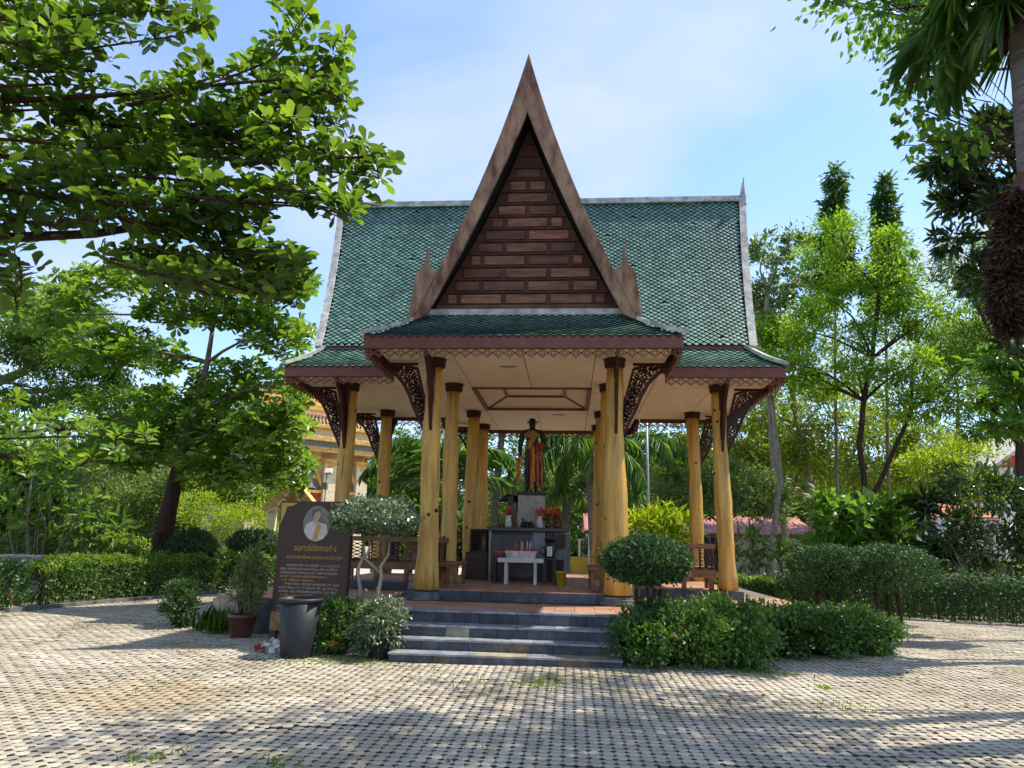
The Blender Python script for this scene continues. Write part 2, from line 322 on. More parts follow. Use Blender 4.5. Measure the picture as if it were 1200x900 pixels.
def cloud(blobs, n, sub=22, sig=.2, flat=.8):
    """clumpy points in ellipsoids: blobs = [(centre, (rx, ry, rz))]; returns points and outward directions"""
    vol = np.array([b[1][0]*b[1][1]*b[1][2] for b in blobs])**.72; cnt = np.maximum(4, (n*vol/vol.sum())).astype(int)
    Ps, Ds = [], []
    for (c, r), k in zip(blobs, cnt):
        c = np.array(c, float); r = np.array(r, float)
        s = rdir(sub)*(rng.uniform(.45, 1.02, (sub, 1)))
        w = rng.uniform(.4, 1.6, sub); idx = rng.choice(sub, k, p=w/w.sum())
        sz = sig*rng.uniform(.7, 1.5, sub)[idx][:, None]
        p = s[idx]+rng.normal(size=(k, 3))*sz*np.array([1, 1, flat])
        Ps.append(c+p*r); Ds.append(unit(p+rng.normal(size=(k, 3))*.35))
    return np.concatenate(Ps), np.concatenate(Ds)
def limb_path(a, b, sag=.12, n=5):
    a, b = Vector(a), Vector(b); d = b-a; o = Vector((random.uniform(-1, 1), random.uniform(-1, 1), random.uniform(.2, 1)))*d.length*sag
    return [a.lerp(b, i/(n-1))+o*math.sin(math.pi*i/(n-1)) for i in range(n)]
def tree(name, label, cat, base, forks, blobs, n, leaf, lm, bm, r0, group=None, T=T_KITE, up=.5, droop=0., sub=22, sig=.2, flat=.8, twigs=5, parent=None, r1=.62, limb=.42):
    """forks: trunk axis points after the base; each crown mass hangs on a limb from the nearest lower axis point"""
    root = empty(name, base, label, cat, group)
    ax = [Vector(base)]+[Vector(f) for f in forks]; pts = []
    for i in range(len(ax)-1):
        for j in range(4): pts.append(ax[i].lerp(ax[i+1], j/4)+Vector((random.uniform(-1, 1), random.uniform(-1, 1), 0))*r0*.25*(1 if i+j else 0))
    pts.append(ax[-1]); k = len(pts)
    mb = MB(); mb.tube(pts, [r0*(1.25 if i == 0 else 1)*(1-(1-r1)*i/(k-1)) for i in range(k)], 9)
    mb.build('trunk', bm, root, True)
    lb = MB()
    for c, r in blobs:
        c = Vector(c); cand = [p for p in ax[1:] if p.z < c.z+.2] or [ax[1]]
        a = min(cand, key=lambda p: (p-c).length)
        rr = min(r0*limb, .035+.045*(c-a).length*.5)
        lb.tube(limb_path(a, c, .14), [rr, rr*.85, rr*.65, rr*.45, rr*.3], 6)
        for _ in range(twigs):
            e = c+Vector(tuple(rdir(1)[0]*np.array(r)*.85)); s = a.lerp(c, random.uniform(.55, 1))
            lb.tube(limb_path(s, e, .1, 4), [rr*.35, rr*.25, rr*.18, .006], 4)
    lb.build('limbs', bm, root, True)
    P, D = cloud(blobs, n, sub, sig, flat); k = len(P)
    D = unit(D+np.array([0, 0, -droop])+rng.normal(size=(k, 3))*.3); Nn = unit(rng.normal(size=(k, 3))*.7+np.array([0, 0, up*2]))
    s = rng.uniform(.65, 1.25, k)
    o = leaves('crown', P, D, Nn, leaf[0]*s, leaf[1]*s, T, lm, root)
    return root

# ================================================================ GROUND
def sheet(name, x0, x1, y0, y1, z, m, nx=1, ny=1):
    mb = MB(); mb.add([(x0,y0,z),(x1,y0,z),(x1,y1,z),(x0,y1,z)], [(0,1,2,3)])
    o = mb.build(name, m); tag(o, kind='structure'); return o
sheet('ground', -900, 900, -900, 900, -.10, M['soil'])
from mathutils import noise as mnoise
gv, gf = [], []; nx_, ny_ = 170, 120
for j in range(ny_+1):
    for i in range(nx_+1):
        x, y = -11.5+25*i/nx_, -14+17.6*j/ny_
        h = mnoise.fractal(Vector((x*.55+3, y*.8, 1.7)), 1.0, 2.0, 5)
        gv.append((x, y, -.048+.027*min(1, max(0, (h-.12)*2.6))))
for j in range(ny_):
    for i in range(nx_): a_ = j*(nx_+1)+i; gf.append((a_, a_+1, a_+nx_+2, a_+nx_+1))
plaza = MB().add(gv, gf).build('paved_ground', M['joint'], smooth=True); tag(plaza, kind='structure')
def sandy_joint():
    t = M['joint'].node_tree; n = t.nodes; l = t.links; p = n['Principled BSDF']; src = p.inputs['Base Color'].links[0].from_socket
    g = n.new('ShaderNodeNewGeometry'); sp = n.new('ShaderNodeSeparateXYZ'); l.new(g.outputs['Position'], sp.inputs[0])
    r = n.new('ShaderNodeMapRange'); r.inputs[1].default_value = -.046; r.inputs[2].default_value = -.024; l.new(sp.outputs['Z'], r.inputs[0])
    m = n.new('ShaderNodeMix'); m.data_type = 'RGBA'; m.inputs['B'].default_value = (.20, .16, .10, 1); l.new(r.outputs[0], m.inputs['Factor']); l.new(src, m.inputs['A']); l.new(m.outputs['Result'], p.inputs['Base Color'])
sandy_joint()
sheet('road', -14, 40, 13, 26, -.04, M['road'])
pv = np.array([(-.073,-.0488),(-.031,-.0488),(-.018,-.028),(.018,-.028),(.031,-.0488),(.073,-.0488),(.0985,-.025),(.0985,.025),(.073,.0488),(.031,.0488),(.018,.028),(-.018,.028),(-.031,.0488),(-.073,.0488),(-.0985,.025),(-.0985,-.025)])
k = len(pv)
PV = np.concatenate([np.zeros((1,3)), np.c_[pv*.965, np.zeros(k)], np.c_[pv, np.full(k, -.004)], np.c_[pv, np.full(k, -.047)]])
PF = []
for i in range(k):
    j = (i+1) % k
    PF += [(0,1+i,1+j), (1+i,1+k+i,1+k+j), (1+i,1+k+j,1+j), (1+k+i,1+2*k+i,1+2*k+j), (1+k+i,1+2*k+j,1+k+j)]
PF = np.array(PF)
rows = []
for jy in range(int((3.5+11.9)/.1)):
    y = -11.9+jy*.1
    xs = np.arange(-11.4, 13.3, .2)+(.1 if jy % 2 else 0)
    dep = y-CAM[1]; cxm = CAM[0]-.085*dep
    xs = xs[np.abs(xs-cxm) < .80*dep+.7]
    for x in xs:
        if abs(x) < 2.4 and -5.4 < y or -5.1 < x < 2.4 and y > -4.25 or 0 < x < 5.1 and y > -3.3: continue
        if abs(x) < 1.5 and y > -6.4: continue
        rows.append((x, y))
rows = np.array(rows); dist = np.hypot(rows[:,0]-CAM[0], rows[:,1]-CAM[1])
pz = 1.6
vis = []
for (x, y) in rows:
    d = np.array([x, y, 0])-CAM; zz = d@_fw; px = 600+FPX*(d@_r2)/zz; py = 450-FPX*(d@_u2)/zz
    vis.append(0 < px < 1200 and py < 899)
near = np.argsort(np.where(np.array(vis), dist, 1e9))[:300]; isn = np.zeros(len(rows), bool); isn[near] = True
SIDE = np.array([0 if q % 5 < 3 else 1 for q in range(len(PF))], dtype=np.int32)
def two_tone(me, k=1):
    me.materials.append(M['paver']); me.materials.append(M['paverside']); me.polygons.foreach_set('material_index', np.tile(SIDE, k)); return me
pm = two_tone(tri_mesh('paver', PV, PF))
for (x, y) in rows[isn]:
    o = bpy.data.objects.new('paver', pm); COL.objects.link(o); o.parent = plaza
    o.location = (x, y, random.gauss(0, .0016)); o.rotation_euler = (random.gauss(0, .008), random.gauss(0, .008), random.gauss(0, .012))
far = rows[~isn]; nf = len(far); th = rng.normal(0, .012, nf); sx = rng.normal(0, .014, (nf, 2)); dz = rng.normal(0, .0022, nf)
dz = dz + .012*np.sin(far[:,0]*1.1)*np.sin(far[:,1]*.9+1)
X = PV[None,:,0]*np.cos(th)[:,None]-PV[None,:,1]*np.sin(th)[:,None]; Y = PV[None,:,0]*np.sin(th)[:,None]+PV[None,:,1]*np.cos(th)[:,None]
Z = PV[None,:,2]+sx[:,:1]*X+sx[:,1:]*Y+dz[:,None]
V = np.stack([X+far[:,:1], Y+far[:,1:], Z], -1).reshape(-1, 3); F = (PF[None]+(np.arange(nf)*len(PV))[:,None,None]).reshape(-1, 3)
o = link('paver_field', two_tone(tri_mesh('paver_field', V, F), nf), plaza); o['kind'] = 'stuff'
# stains on the pavers: worn, sandy and mossy patches with outlines of their own
def stain_paver():
    t = M['paver'].node_tree; n = t.nodes; l = t.links; p = n['Principled BSDF']
    src = p.inputs['Base Color'].links[0].from_socket
    g = n.new('ShaderNodeNewGeometry'); a = n.new('ShaderNodeTexNoise'); a.inputs['Scale'].default_value = .55; a.inputs['Detail'].default_value = 7; a.inputs['Roughness'].default_value = .62
    l.new(g.outputs['Position'], a.inputs['Vector'])
    r = n.new('ShaderNodeMapRange'); r.inputs[1].default_value = .54; r.inputs[2].default_value = .70; r.inputs[4].default_value = .55; l.new(a.outputs['Fac'], r.inputs[0])
    m1 = n.new('ShaderNodeMix'); m1.data_type = 'RGBA'; m1.inputs['B'].default_value = (.25, .19, .105, 1); l.new(r.outputs[0], m1.inputs['Factor']); l.new(src, m1.inputs['A'])
    v = n.new('ShaderNodeVectorMath'); v.operation = 'DISTANCE'; v.inputs[1].default_value = (-3.0, -8.5, 0); 
    sc = n.new('ShaderNodeVectorMath'); sc.operation = 'MULTIPLY_ADD'; sc.inputs[1].default_value = (.9, .9, 0); l.new(a.outputs['Color'], sc.inputs[0]); l.new(g.outputs['Position'], sc.inputs[2]); l.new(sc.outputs[0], v.inputs[0])
    r2 = n.new('ShaderNodeMapRange'); r2.inputs[1].default_value = .55; r2.inputs[2].default_value = 1.0; r2.inputs[3].default_value = .5; r2.inputs[4].default_value = 0; l.new(v.outputs['Value'], r2.inputs[0])
    m2 = n.new('ShaderNodeMix'); m2.data_type = 'RGBA'; m2.inputs['B'].default_value = (.33, .235, .12, 1); l.new(r2.outputs[0], m2.inputs['Factor']); l.new(m1.outputs['Result'], m2.inputs['A'])
    l.new(m2.outputs['Result'], p.inputs['Base Color'])
stain_paver()

# ================================================================ PAVILION
pav = empty('pavilion', (0, 0, 0), 'open timber pavilion with steep green tiled roof, tall pointed gable and log columns', 'pavilion')
HA, HB, HC, HD = 1.6575, 3.9489, 1.5961, 3.7296     # column lines
ZD, ZP, ZC = .57, .745, 4.88
# --- deck and steps
deck = MB()
deck.box(-2.45, 2.45, -5.42, 5.42, -.05, ZD-.024); deck.box(-5.13, -2.451, -4.3, 4.3, -.05, ZD-.025); deck.box(2.451, 5.2, -3.35, 3.35, -.05, ZD-.025)
deck = deck.build('deck', M['grout'], pav)
def tile_kind():
    r = random.random(); return M['slate'] if r < .86 else M['slatebrown'] if r < .96 else M['slatelight']
def slate(parent, x0, x1, y0, y1, z0, z1, light=0, top=0):
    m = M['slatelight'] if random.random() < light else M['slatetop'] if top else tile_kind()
    MB().box(x0, x1, y0, y1, z0, z1).build('slate_tile', m, parent, bevel=.003)
def slate_row(parent, x0, x1, y0, y1, z0, z1, wmin=.24, wmax=.46, light=0, axis='x', top=0):
    x = x0
    while x < x1-.02:
        w = random.uniform(wmin, wmax); w = w if x1-x-w > .12 else x1-x
        e = random.uniform(0, .004)
        if axis == 'x': slate(parent, x+.002, x+w-.002, y0-e, y1, z0, z1, light, top)
        else: slate(parent, y0-e, y1, x+.002, x+w-.002, z0, z1, light)
        x += w
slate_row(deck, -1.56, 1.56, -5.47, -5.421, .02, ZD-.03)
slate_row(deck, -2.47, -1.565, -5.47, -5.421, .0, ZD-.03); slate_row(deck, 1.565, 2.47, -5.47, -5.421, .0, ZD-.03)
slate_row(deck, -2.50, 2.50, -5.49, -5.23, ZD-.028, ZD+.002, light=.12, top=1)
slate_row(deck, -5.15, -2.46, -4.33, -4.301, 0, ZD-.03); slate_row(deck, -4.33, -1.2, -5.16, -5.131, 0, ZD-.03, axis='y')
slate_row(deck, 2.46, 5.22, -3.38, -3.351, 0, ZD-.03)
def share(name, mb, m):
    me = mb.mesh(name); me.materials.append(m); return me
ft = share('floor_tile', MB().box(-.152, .152, -.152, .152, -.022, 0), M['terra'])
def put(name, me, parent, loc, rz=0):
    o = bpy.data.objects.new(name, me); COL.objects.link(o); o.parent = parent; o.location = loc; o.rotation_euler.z = rz; return o
for i in range(16):
    for j in range(4):
        x, y = -2.33+i*.3105, -5.07+j*.31
        put('floor_tile', ft, deck, (x, y, ZD+random.uniform(-.0008, .0008)))
for i in range(9):
    for j in range(8):
        put('floor_tile', ft, deck, (-4.96+i*.3105, -4.15+j*.31, ZD+random.uniform(-.0008, .0008)))
        if i < 8: put('floor_tile', ft, deck, (2.78+i*.3105, -3.19+j*.31, ZD+random.uniform(-.0008, .0008)))
tops = [(.40, -5.84), (.25, -6.14), (.11, -6.46)]; prev_y = -5.47
for z, yf in tops:
    st = MB().box(-1.54, 1.52, yf+.03, prev_y-.001, -.05, z-.025).build('step', M['grout'], pav)
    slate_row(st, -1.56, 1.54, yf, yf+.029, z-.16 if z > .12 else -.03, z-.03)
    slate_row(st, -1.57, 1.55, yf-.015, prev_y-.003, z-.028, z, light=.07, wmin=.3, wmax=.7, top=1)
    prev_y = yf
# --- raised floor
plat = MB(); plat.box(-HA-.30, HA+.30, -HD+.03, HD+.2, ZD-.02, ZP-.022); plat.box(-HB-.25, -HA-.301, -HC-.2, HC+.2, ZD-.02, ZP-.023); plat.box(HA+.301, HB+.25, -HC-.2, HC+.2, ZD-.02, ZP-.023)
plat = plat.build('raised_floor', M['grout'], pav)
slate_row(plat, -HA-.32, HA+.32, -HD-.0, -HD+.029, ZD+.004, ZP-.012); 
slate_row(plat, -HB-.27, -HA-.33, -HC-.23, -HC-.201, ZD+.004, ZP-.012); slate_row(plat, HA+.33, HB+.27, -HC-.23, -HC-.201, ZD+.004, ZP-.012)
slate_row(plat, -HD, -HC-.24, HA+.301, HA+.33, ZD+.004, ZP-.012, axis='y'); slate_row(plat, -HD, -HC-.24, -HA-.33, -HA-.301, ZD+.004, ZP-.012, axis='y')
fm = MB()
for i in range(-13, 13):
    for j in range(-13, 13):
        x, y = i*.31+.155, j*.31+.155
        if (abs(x) < HA+.2 and abs(y) < HD) or (abs(x) < HB+.1 and abs(y) < HC+.1): fm.box(x-.152, x+.152, y-.152, y+.152, ZP-.0219, ZP)
o = fm.build('floor_tiling', M['terra'], plat); o['kind'] = 'stuff'
# --- columns
def column(x, y, r0, r1, zb):
    n, seg = 18, 14; path = []; rad = []
    ph = random.uniform(0, 6)
    for i in range(seg+1):
        t = i/seg; z = zb+(ZC-.16-zb)*t
        path.append((x+.018*math.sin(t*5+ph), y+.014*math.cos(t*4+ph), z)); rad.append(r0+(r1-r0)*t+.010*math.sin(t*11+ph*2)+.006*math.sin(t*29+ph)+(.025*(1-t*8) if t < .125 else 0))
    c = MB().tube(path, rad, n).build('column', M['log'], pav, True)
    MB().lathe((x, y, ZC-.175), [(r1+.005, 0), (r1+.035, .02), (r1+.045, .05), (r1+.045, .14), (r1+.06, .15), (r1+.06, .174)]).build('column_cap', M['carved'], c, False)
    MB().lathe((x, y, zb-.17 if zb > ZD+.1 else zb-.002), [(r0+.075, 0), (r0+.075, .045), (r0+.055, .05), (r0+.055, .09), (r0+.035, .095), (r0+.035, .135), (r0+.01, .14)]).build('column_base', M['basestone'], c, False)
    for q in range(random.choice((2, 3, 4))):
        a = random.uniform(-2.9, .2); z = random.uniform(zb+.5, ZC-.4); t = (z-zb)/(ZC-zb); r = r0+(r1-r0)*t
        kx, ky = x+.018*math.sin(t*5+ph)+math.cos(a)*(r-.012), y+.014*math.cos(t*4+ph)+math.sin(a)*(r-.012)
        dv_ = Vector((math.cos(a), math.sin(a), .1)); s = random.uniform(.018, .034)
        MB().tube([Vector((kx, ky, z)), Vector((kx, ky, z))+dv_*.022, Vector((kx, ky, z))+dv_*.03], [s*1.2, s, s*.3], 10).build('knot', M['knot'] if random.random() < .7 else M['log'], c, True)
cols = []
for sx_ in (-1, 1):
    for sy_ in (-1, 1):
        for (x, y) in ((HA, HD), (HA, HC), (HB, HC)):
            big = (x == HA and y == HD and sy_ < 0)
            column(sx_*x, sy_*y, .195 if big and sx_ < 0 else .225 if big else .175, .145, ZP)
# --- ceiling
ceil = MB().add([(-2.6,-4.72,ZC+.022),(2.6,-4.72,ZC+.022),(2.6,-1.3,ZC+.022),(-2.6,-1.3,ZC+.022)], [(0,1,2,3)])
ceil.add([(-2.6,1.3,ZC+.022),(2.6,1.3,ZC+.022),(2.6,4.72,ZC+.022),(-2.6,4.72,ZC+.022)], [(0,1,2,3)])
for s in (-1, 1):
    x0, x1 = sorted((s*1.3, s*2.6)); ceil.add([(x0,-1.3,ZC+.022),(x1,-1.3,ZC+.022),(x1,1.3,ZC+.022),(x0,1.3,ZC+.022)], [(0,1,2,3)])
    x0, x1 = sorted((s*2.6, s*4.95)); ceil.add([(x0,-2.6,ZC+.022),(x1,-2.6,ZC+.022),(x1,2.6,ZC+.022),(x0,2.6,ZC+.022)], [(0,1,2,3)])
ceil = ceil.build('ceiling', M['ceilgap'], pav)
gx = [-4.95, -3.9, -2.6, -1.3, 0, 1.3, 2.6, 3.9, 4.95]; gy = [-4.72, -3.9, -2.6, -1.3, 0, 1.3, 2.6, 3.9, 4.72]
for i in range(8):
    for j in range(8):
        xm, ym = (gx[i]+gx[i+1])/2, (gy[j]+gy[j+1])/2
        if abs(xm) < 1.3 and abs(ym) < 1.3: continue
        if abs(xm) > 2.6 and abs(ym) > 2.6: continue
        MB().box(gx[i]+.008, gx[i+1]-.008, gy[j]+.006, gy[j+1]-.006, ZC, ZC+.02).build('ceiling_panel', M['ceil'], ceil)
cof = MB(); a, b_, h = 1.3, .72, .24
for q in range(4):
    c, s = math.cos(q*math.pi/2), math.sin(q*math.pi/2); rot = lambda x, y: (x*c-y*s, x*s+y*c)
    cof.add([(*rot(-a,-a),ZC+.001),(*rot(a,-a),ZC+.001),(*rot(b_,-b_),ZC+h),(*rot(-b_,-b_),ZC+h)], [(0,1,2,3)])
cof.add([(-b_,-b_,ZC+h),(b_,-b_,ZC+h),(b_,b_,ZC+h),(-b_,b_,ZC+h)], [(0,1,2,3)])
cof = cof.build('ceiling_coffer', M['ceil'], ceil)
bt = MB()
for q in range(4):
    c, s = math.cos(q*math.pi/2), math.sin(q*math.pi/2); rot = lambda x, y, z: (x*c-y*s, x*s+y*c, z)
    bt.bar(rot(-a+.03,-a+.03,ZC-.005), rot(a-.03,-a+.03,ZC-.005), .10, .05); bt.bar(rot(-a,-a,ZC+.0), rot(-b_,-b_,ZC+h-.01), .06, .05); bt.bar(rot(-b_+.03,-b_+.01,ZC+h-.02), rot(b_-.03,-b_+.01,ZC+h-.02), .055, .05)
bt.build('coffer_batten', M['brown'], ceil)
for (x, y) in ((-.35, -3.2), (.55, 2.0)): MB().box(x-.16, x+.16, y-.05, y+.05, ZC-.012, ZC-.001).build('ceiling_slot', M['concrete'], ceil)
# --- eaves: fascia, fretwork
EX, EY, WX, WY = 2.73, 4.80, 5.02, 2.67; ZE = 5.02
per = [(-EX,-EY),(EX,-EY),(EX,-WY),(WX,-WY),(WX,WY),(EX,WY),(EX,EY),(-EX,EY),(-EX,WY),(-WX,WY),(-WX,-WY),(-EX,-WY)]
for i in range(12):
    A, B = Vector((*per[i], 0)), Vector((*per[(i+1) % 12], 0)); d = (B-A).normalized(); inn = Vector((-d.y, d.x, 0))
    conv = lambda k: not (abs(abs(per[k][0])-EX) < .01 and abs(abs(per[k][1])-WY) < .01)
    s0 = .0 if abs(d.x) > .5 else .045; e0 = s0 if conv(i) else -.0; e1 = s0 if conv((i+1) % 12) else 0
    if not conv(i): e0 = .0 if abs(d.x) > .5 else .045
    if not conv((i+1) % 12): e1 = .0 if abs(d.x) > .5 else .045
    a1, b1 = A+d*e0, B-d*e1; mid = (a1+b1)/2; hl = (b1-a1).length/2
    f = MB().obox(mid+inn*.02+Vector((0,0,4.922)), d*hl, inn*.02, (0,0,.102)); f.obox(mid+inn*.014+Vector((0,0,4.806)), d*hl, inn*.026, (0,0,.012))
    f.build('fascia_board', M['brown'], pav)
    lz = MB(); u = .19; nn = max(1, round(2*hl/u)); u = 2*hl/nn; up = tuple(inn)
    for q in range(nn):
        x0 = a1+d*(u*q)+inn*.03
        P = lambda s, z: x0+d*(u*s)+Vector((0,0,z))
        zt, zm, zb = 4.793, 4.72, 4.645
        for (s0_, z0_, s1_, z1_) in ((0,zm,.5,zt),(.5,zt,1,zm),(0,zm,.5,zb),(.5,zb,1,zm),(.25,zm,.5,zm+.036),(.5,zm+.036,.75,zm),(.25,zm,.5,zm-.036),(.5,zm-.036,.75,zm)):
            lz.bar(P(s0_, z0_), P(s1_, z1_), .012, .020 if abs(z0_-z1_) > .04 else .014, up=tuple(inn.cross(d)) if False else (0,0,1))
    lz.obox(mid+inn*.03+Vector((0,0,4.789)), d*hl, inn*.006, (0,0,.006))
    lz.build('fretwork_valance', M['lace'], pav)
# --- brackets
def bracket_mesh():
    mb = MB(); T = (0, .04, 0); O = (0, -.02, 0)
    outer = [(.12, 3.44), (.23, 3.68), (.36, 3.93), (.47, 4.20), (.60, 4.43), (.78, 4.62), (1.0, 4.785)]
    inner = [(.12, 4.03), (.17, 4.12), (.21, 4.22), (.25, 4.38), (.29, 4.52), (.34, 4.70), (.60, 4.77)]
    def strip(L_, w0, w1):
        for i in range(len(L_)-1):
            w = w0+(w1-w0)*i/(len(L_)-1); mb.bar((L_[i][0], 0, L_[i][1]), (L_[i+1][0], 0, L_[i+1][1]), w, .05, up=(0,1,0))
    strip(outer, .05, .07); strip(inner, .045, .045); mb.bar((.12, 0, 3.46), (.12, 0, ZC-.02), .05, .06, up=(0,1,0)); mb.bar((.33, 0, 4.785), (1.0, 0, 4.785), .045, .05, up=(0,1,0))
    rg = random.Random(3)
    for i in range(34):
        t = (i+.5)/34*(len(outer)-1); k = min(int(t), len(outer)-2); fr = t-k
        o_ = np.array(outer[k])*(1-fr)+np.array(outer[k+1])*fr; n_ = np.array(inner[k])*(1-fr)+np.array(inner[k+1])*fr
        for s in ((.2, .42, .64, .86) if i % 2 else (.31, .53, .75)):
            c = o_*(1-s)+n_*s+np.array([rg.uniform(-.012, .012), rg.uniform(-.012, .012)]); r = rg.uniform(.036, .052); m = 7; a0 = rg.uniform(0, 6)
            vs = []
            for q in range(m):
                an = a0+2*math.pi*q/m*.93; 
                for rr in (r, r*.56):
                    for yy in (-.018, .018): vs.append((c[0]+rr*math.cos(an), yy, c[1]+rr*math.sin(an)))
            fs = []
            for q in range(m-1):
                b = q*4; e = b+4; fs += [(b,e,e+2,b+2), (b+1,b+3,e+3,e+1), (b,b+1,e+1,e), (b+2,e+2,e+3,b+3)]
            mb.add(vs, fs)
    me = mb.mesh('carved_bracket'); me.materials.append(M['carved']); return me
bm_ = bracket_mesh()
for sx_ in (-1, 1):
    for sy_ in (-1, 1):
        for (x, y) in ((HA, HD), (HB, HC)):
            put('carved_bracket', bm_, pav, (sx_*x, sy_*y, 0), 0 if sx_ > 0 else math.pi)
            put('carved_bracket', bm_, pav, (sx_*x, sy_*y, 0), sy_*math.pi/2)
# --- roofs
TA, TB = .079, .061
def tile_patch(name, f, nrm, tmax, rng_s, keep=None, parent=pav):
    """diamond tiles on the surface f(s, t) with normal nrm(t); rng_s(t) gives the span of s"""
    vs, fs, mi = [], [], []; rows_ = int(tmax/TB)
    for r_ in range(rows_+1):
        t = r_*TB; s0, s1 = rng_s(t); n = Vector(nrm(t)); k0 = math.floor(s0/(2*TA))-1; k1 = math.ceil(s1/(2*TA))+1
        for k_ in range(k0, k1):
            s = k_*2*TA+(TA if r_ % 2 else 0)
            if s < s0+.02 or s > s1-.02: continue
            if keep and not keep(Vector(f(s, t))): continue
            t = r_*TB; slip = random.random(); s += .006*math.sin(t*4+s*1.3)+random.uniform(-.003, .003); t += .005*math.sin(s*2.1+t)
            if slip < .012: s += random.uniform(-.022, .022); t -= random.uniform(.01, .04)
            c = Vector(f(s, t))
            a_, b_2 = TA*.83, TB*.87; j = random.uniform(0, .004)
            top = Vector(f(s, min(t+b_2, tmax))); l_ = Vector(f(s-a_, t)); r2_ = Vector(f(s+a_, t)); bo = Vector(f(s, t-b_2))
            b = len(vs)
            vs += [top+n*.004, l_+n*(.010+j), bo+n*(.024+j), r2_+n*(.010+j), l_-n*.004, bo-n*.004, r2_-n*.004]
            fs += [(b, b+1, b+2, b+3), (b+1, b+4, b+5, b+2), (b+2, b+5, b+6, b+3)]; mi += [0, 1, 1]
    me = bpy.data.meshes.new(name); me.from_pydata(vs, [], fs); me.update(); me.materials.append(M['tile']); me.materials.append(M['tilelip']); me.polygons.foreach_set('material_index', np.array(mi, dtype=np.int32))
    o = link(name, me, parent); o['kind'] = 'stuff'; return o
H0, Z0, Z1, SAG = 1.95, 5.68, 9.93, .15
def half(t): return H0*(1-t)-4*SAG*t*(1-t)
NT = 200; ts = np.linspace(0, 1, NT); hx = H0*(1-ts)-4*SAG*ts*(1-ts); hz = Z0+(Z1-Z0)*ts
arc = np.concatenate([[0], np.cumsum(np.hypot(np.diff(hx), np.diff(hz)))]); AL = arc[-1]
def prof(l): return float(np.interp(l, arc, hx)), float(np.interp(l, arc, hz))
def pn(l):
    h0_, z0_ = prof(max(0, l-.03)); h1_, z1_ = prof(min(AL, l+.03)); d = Vector((h1_-h0_, z1_-z0_)).normalized(); return d.y, -d.x   # outward (horizontal, up)
def halfz(z): return float(np.interp(z, hz, hx))
def xr(l): return 4.55+.43*l/AL
for s in (-1, 1):
    tile_patch('roof_tiles', lambda a_, l: (a_, s*prof(max(l, -.05))[0]+(s*.03 if l < 0 else 0), prof(l)[1]-(.05 if l < 0 else 0)), lambda l: (0, s*pn(l)[0], pn(l)[1]), AL-.03, lambda l: (-xr(l), xr(l)), keep=lambda c: abs(c.x) > halfz(c.z)-.12)
    mb = MB(); K = 14
    for q in range(K):
        l0, l1 = AL*q/K, AL*(q+1)/K; (h0_, z0_), (h1_, z1_) = prof(l0), prof(l1); e = .012
        mb.add([(-xr(l0), s*(h0_-e), z0_-e), (xr(l0), s*(h0_-e), z0_-e), (xr(l1), s*(h1_-e), z1_-e), (-xr(l1), s*(h1_-e), z1_-e)], [(0,1,2,3)])
    mb.box(-4.55, 4.55, min(s*(H0-.10), s*(H0-.02)), max(s*(H0-.10), s*(H0-.02)), Z0-.07, Z0-.012)
    mb.build('roof_deck', M['under'], pav)
    MB().box(-4.56, 4.56, min(s*(H0-.01), s*(H0-.05)), max(s*(H0-.01), s*(H0-.05)), Z0-.22, Z0-.03).build('fascia_board', M['brown'], pav)
    for e_ in (-1, 1):   # cross gable slopes
        tile_patch('roof_tiles', lambda a_, l: (e_*prof(max(l, 0))[0], a_, prof(l)[1]-(.05 if l < 0 else 0)), lambda l: (e_*pn(l)[0], 0, pn(l)[1]), AL-.03, lambda l: (.0, 4.06) if s > 0 else (-4.06, 0), keep=lambda c: abs(c.y) > halfz(c.z)-.12)
        mb = MB()
        for q in range(K):
            l0, l1 = AL*q/K, AL*(q+1)/K; (h0_, z0_), (h1_, z1_) = prof(l0), prof(l1); e = .012
            mb.add([(e_*(h0_-e), s*halfz(z0_)*.9, z0_-e), (e_*(h0_-e), s*4.06, z0_-e), (e_*(h1_-e), s*4.06, z1_-e), (e_*(h1_-e), s*halfz(z1_)*.9, z1_-e)], [(0,1,2,3)])
        mb.build('roof_deck', M['under'], pav)
# ridge caps
MB().prism([(-.09, -.05), (.09, -.05), (.07, .10), (-.07, .10)], (-5.0, 0, Z1), (0, 1, 0), (0, 0, 1), (10.0, 0, 0)).build('ridge_cap', M['cap'], pav)
for s in (-1, 1): MB().prism([(-.085, -.05), (.085, -.05), (.065, .095), (-.065, .095)], (0, s*.1, Z1), (1, 0, 0), (0, 0, 1), (0, s*3.96, 0)).build('ridge_cap', M['cap'], pav)
# skirt roofs
def skirt(eA, eB, tA, tB, flare=.0):
    eA, eB, tA, tB = map(Vector, (eA, eB, tA, tB)); U = (eB-eA).normalized(); Vv = (tA-eA)-U*(tA-eA).dot(U); Hh = Vv.length; Vv = Vv.normalized(); n = U.cross(Vv)
    if n.z < 0: n = -n
    sA, sB, LL = (tA-eA).dot(U), (tB-eA).dot(U), (eB-eA).length
    f = lambda s, t: eA+U*s+Vv*t-n*(.05*math.sin(math.pi*min(1, max(0, t/Hh))))
    o = tile_patch('skirt_tiles', f, lambda t: n, Hh-.02, lambda t: (sA*t/Hh, LL+(sB-LL)*t/Hh))
    mb = MB(); K = 4
    for q in range(K):
        t0, t1 = q/K*Hh, (q+1)/K*Hh; e = n*.014
        mb.add([Vector(f(sA*t0/Hh, t0))-e, Vector(f(LL+(sB-LL)*t0/Hh, t0))-e, Vector(f(LL+(sB-LL)*t1/Hh, t1))-e, Vector(f(sA*t1/Hh, t1))-e], [(0,1,2,3)])
    mb.build('roof_deck', M['under'], pav)
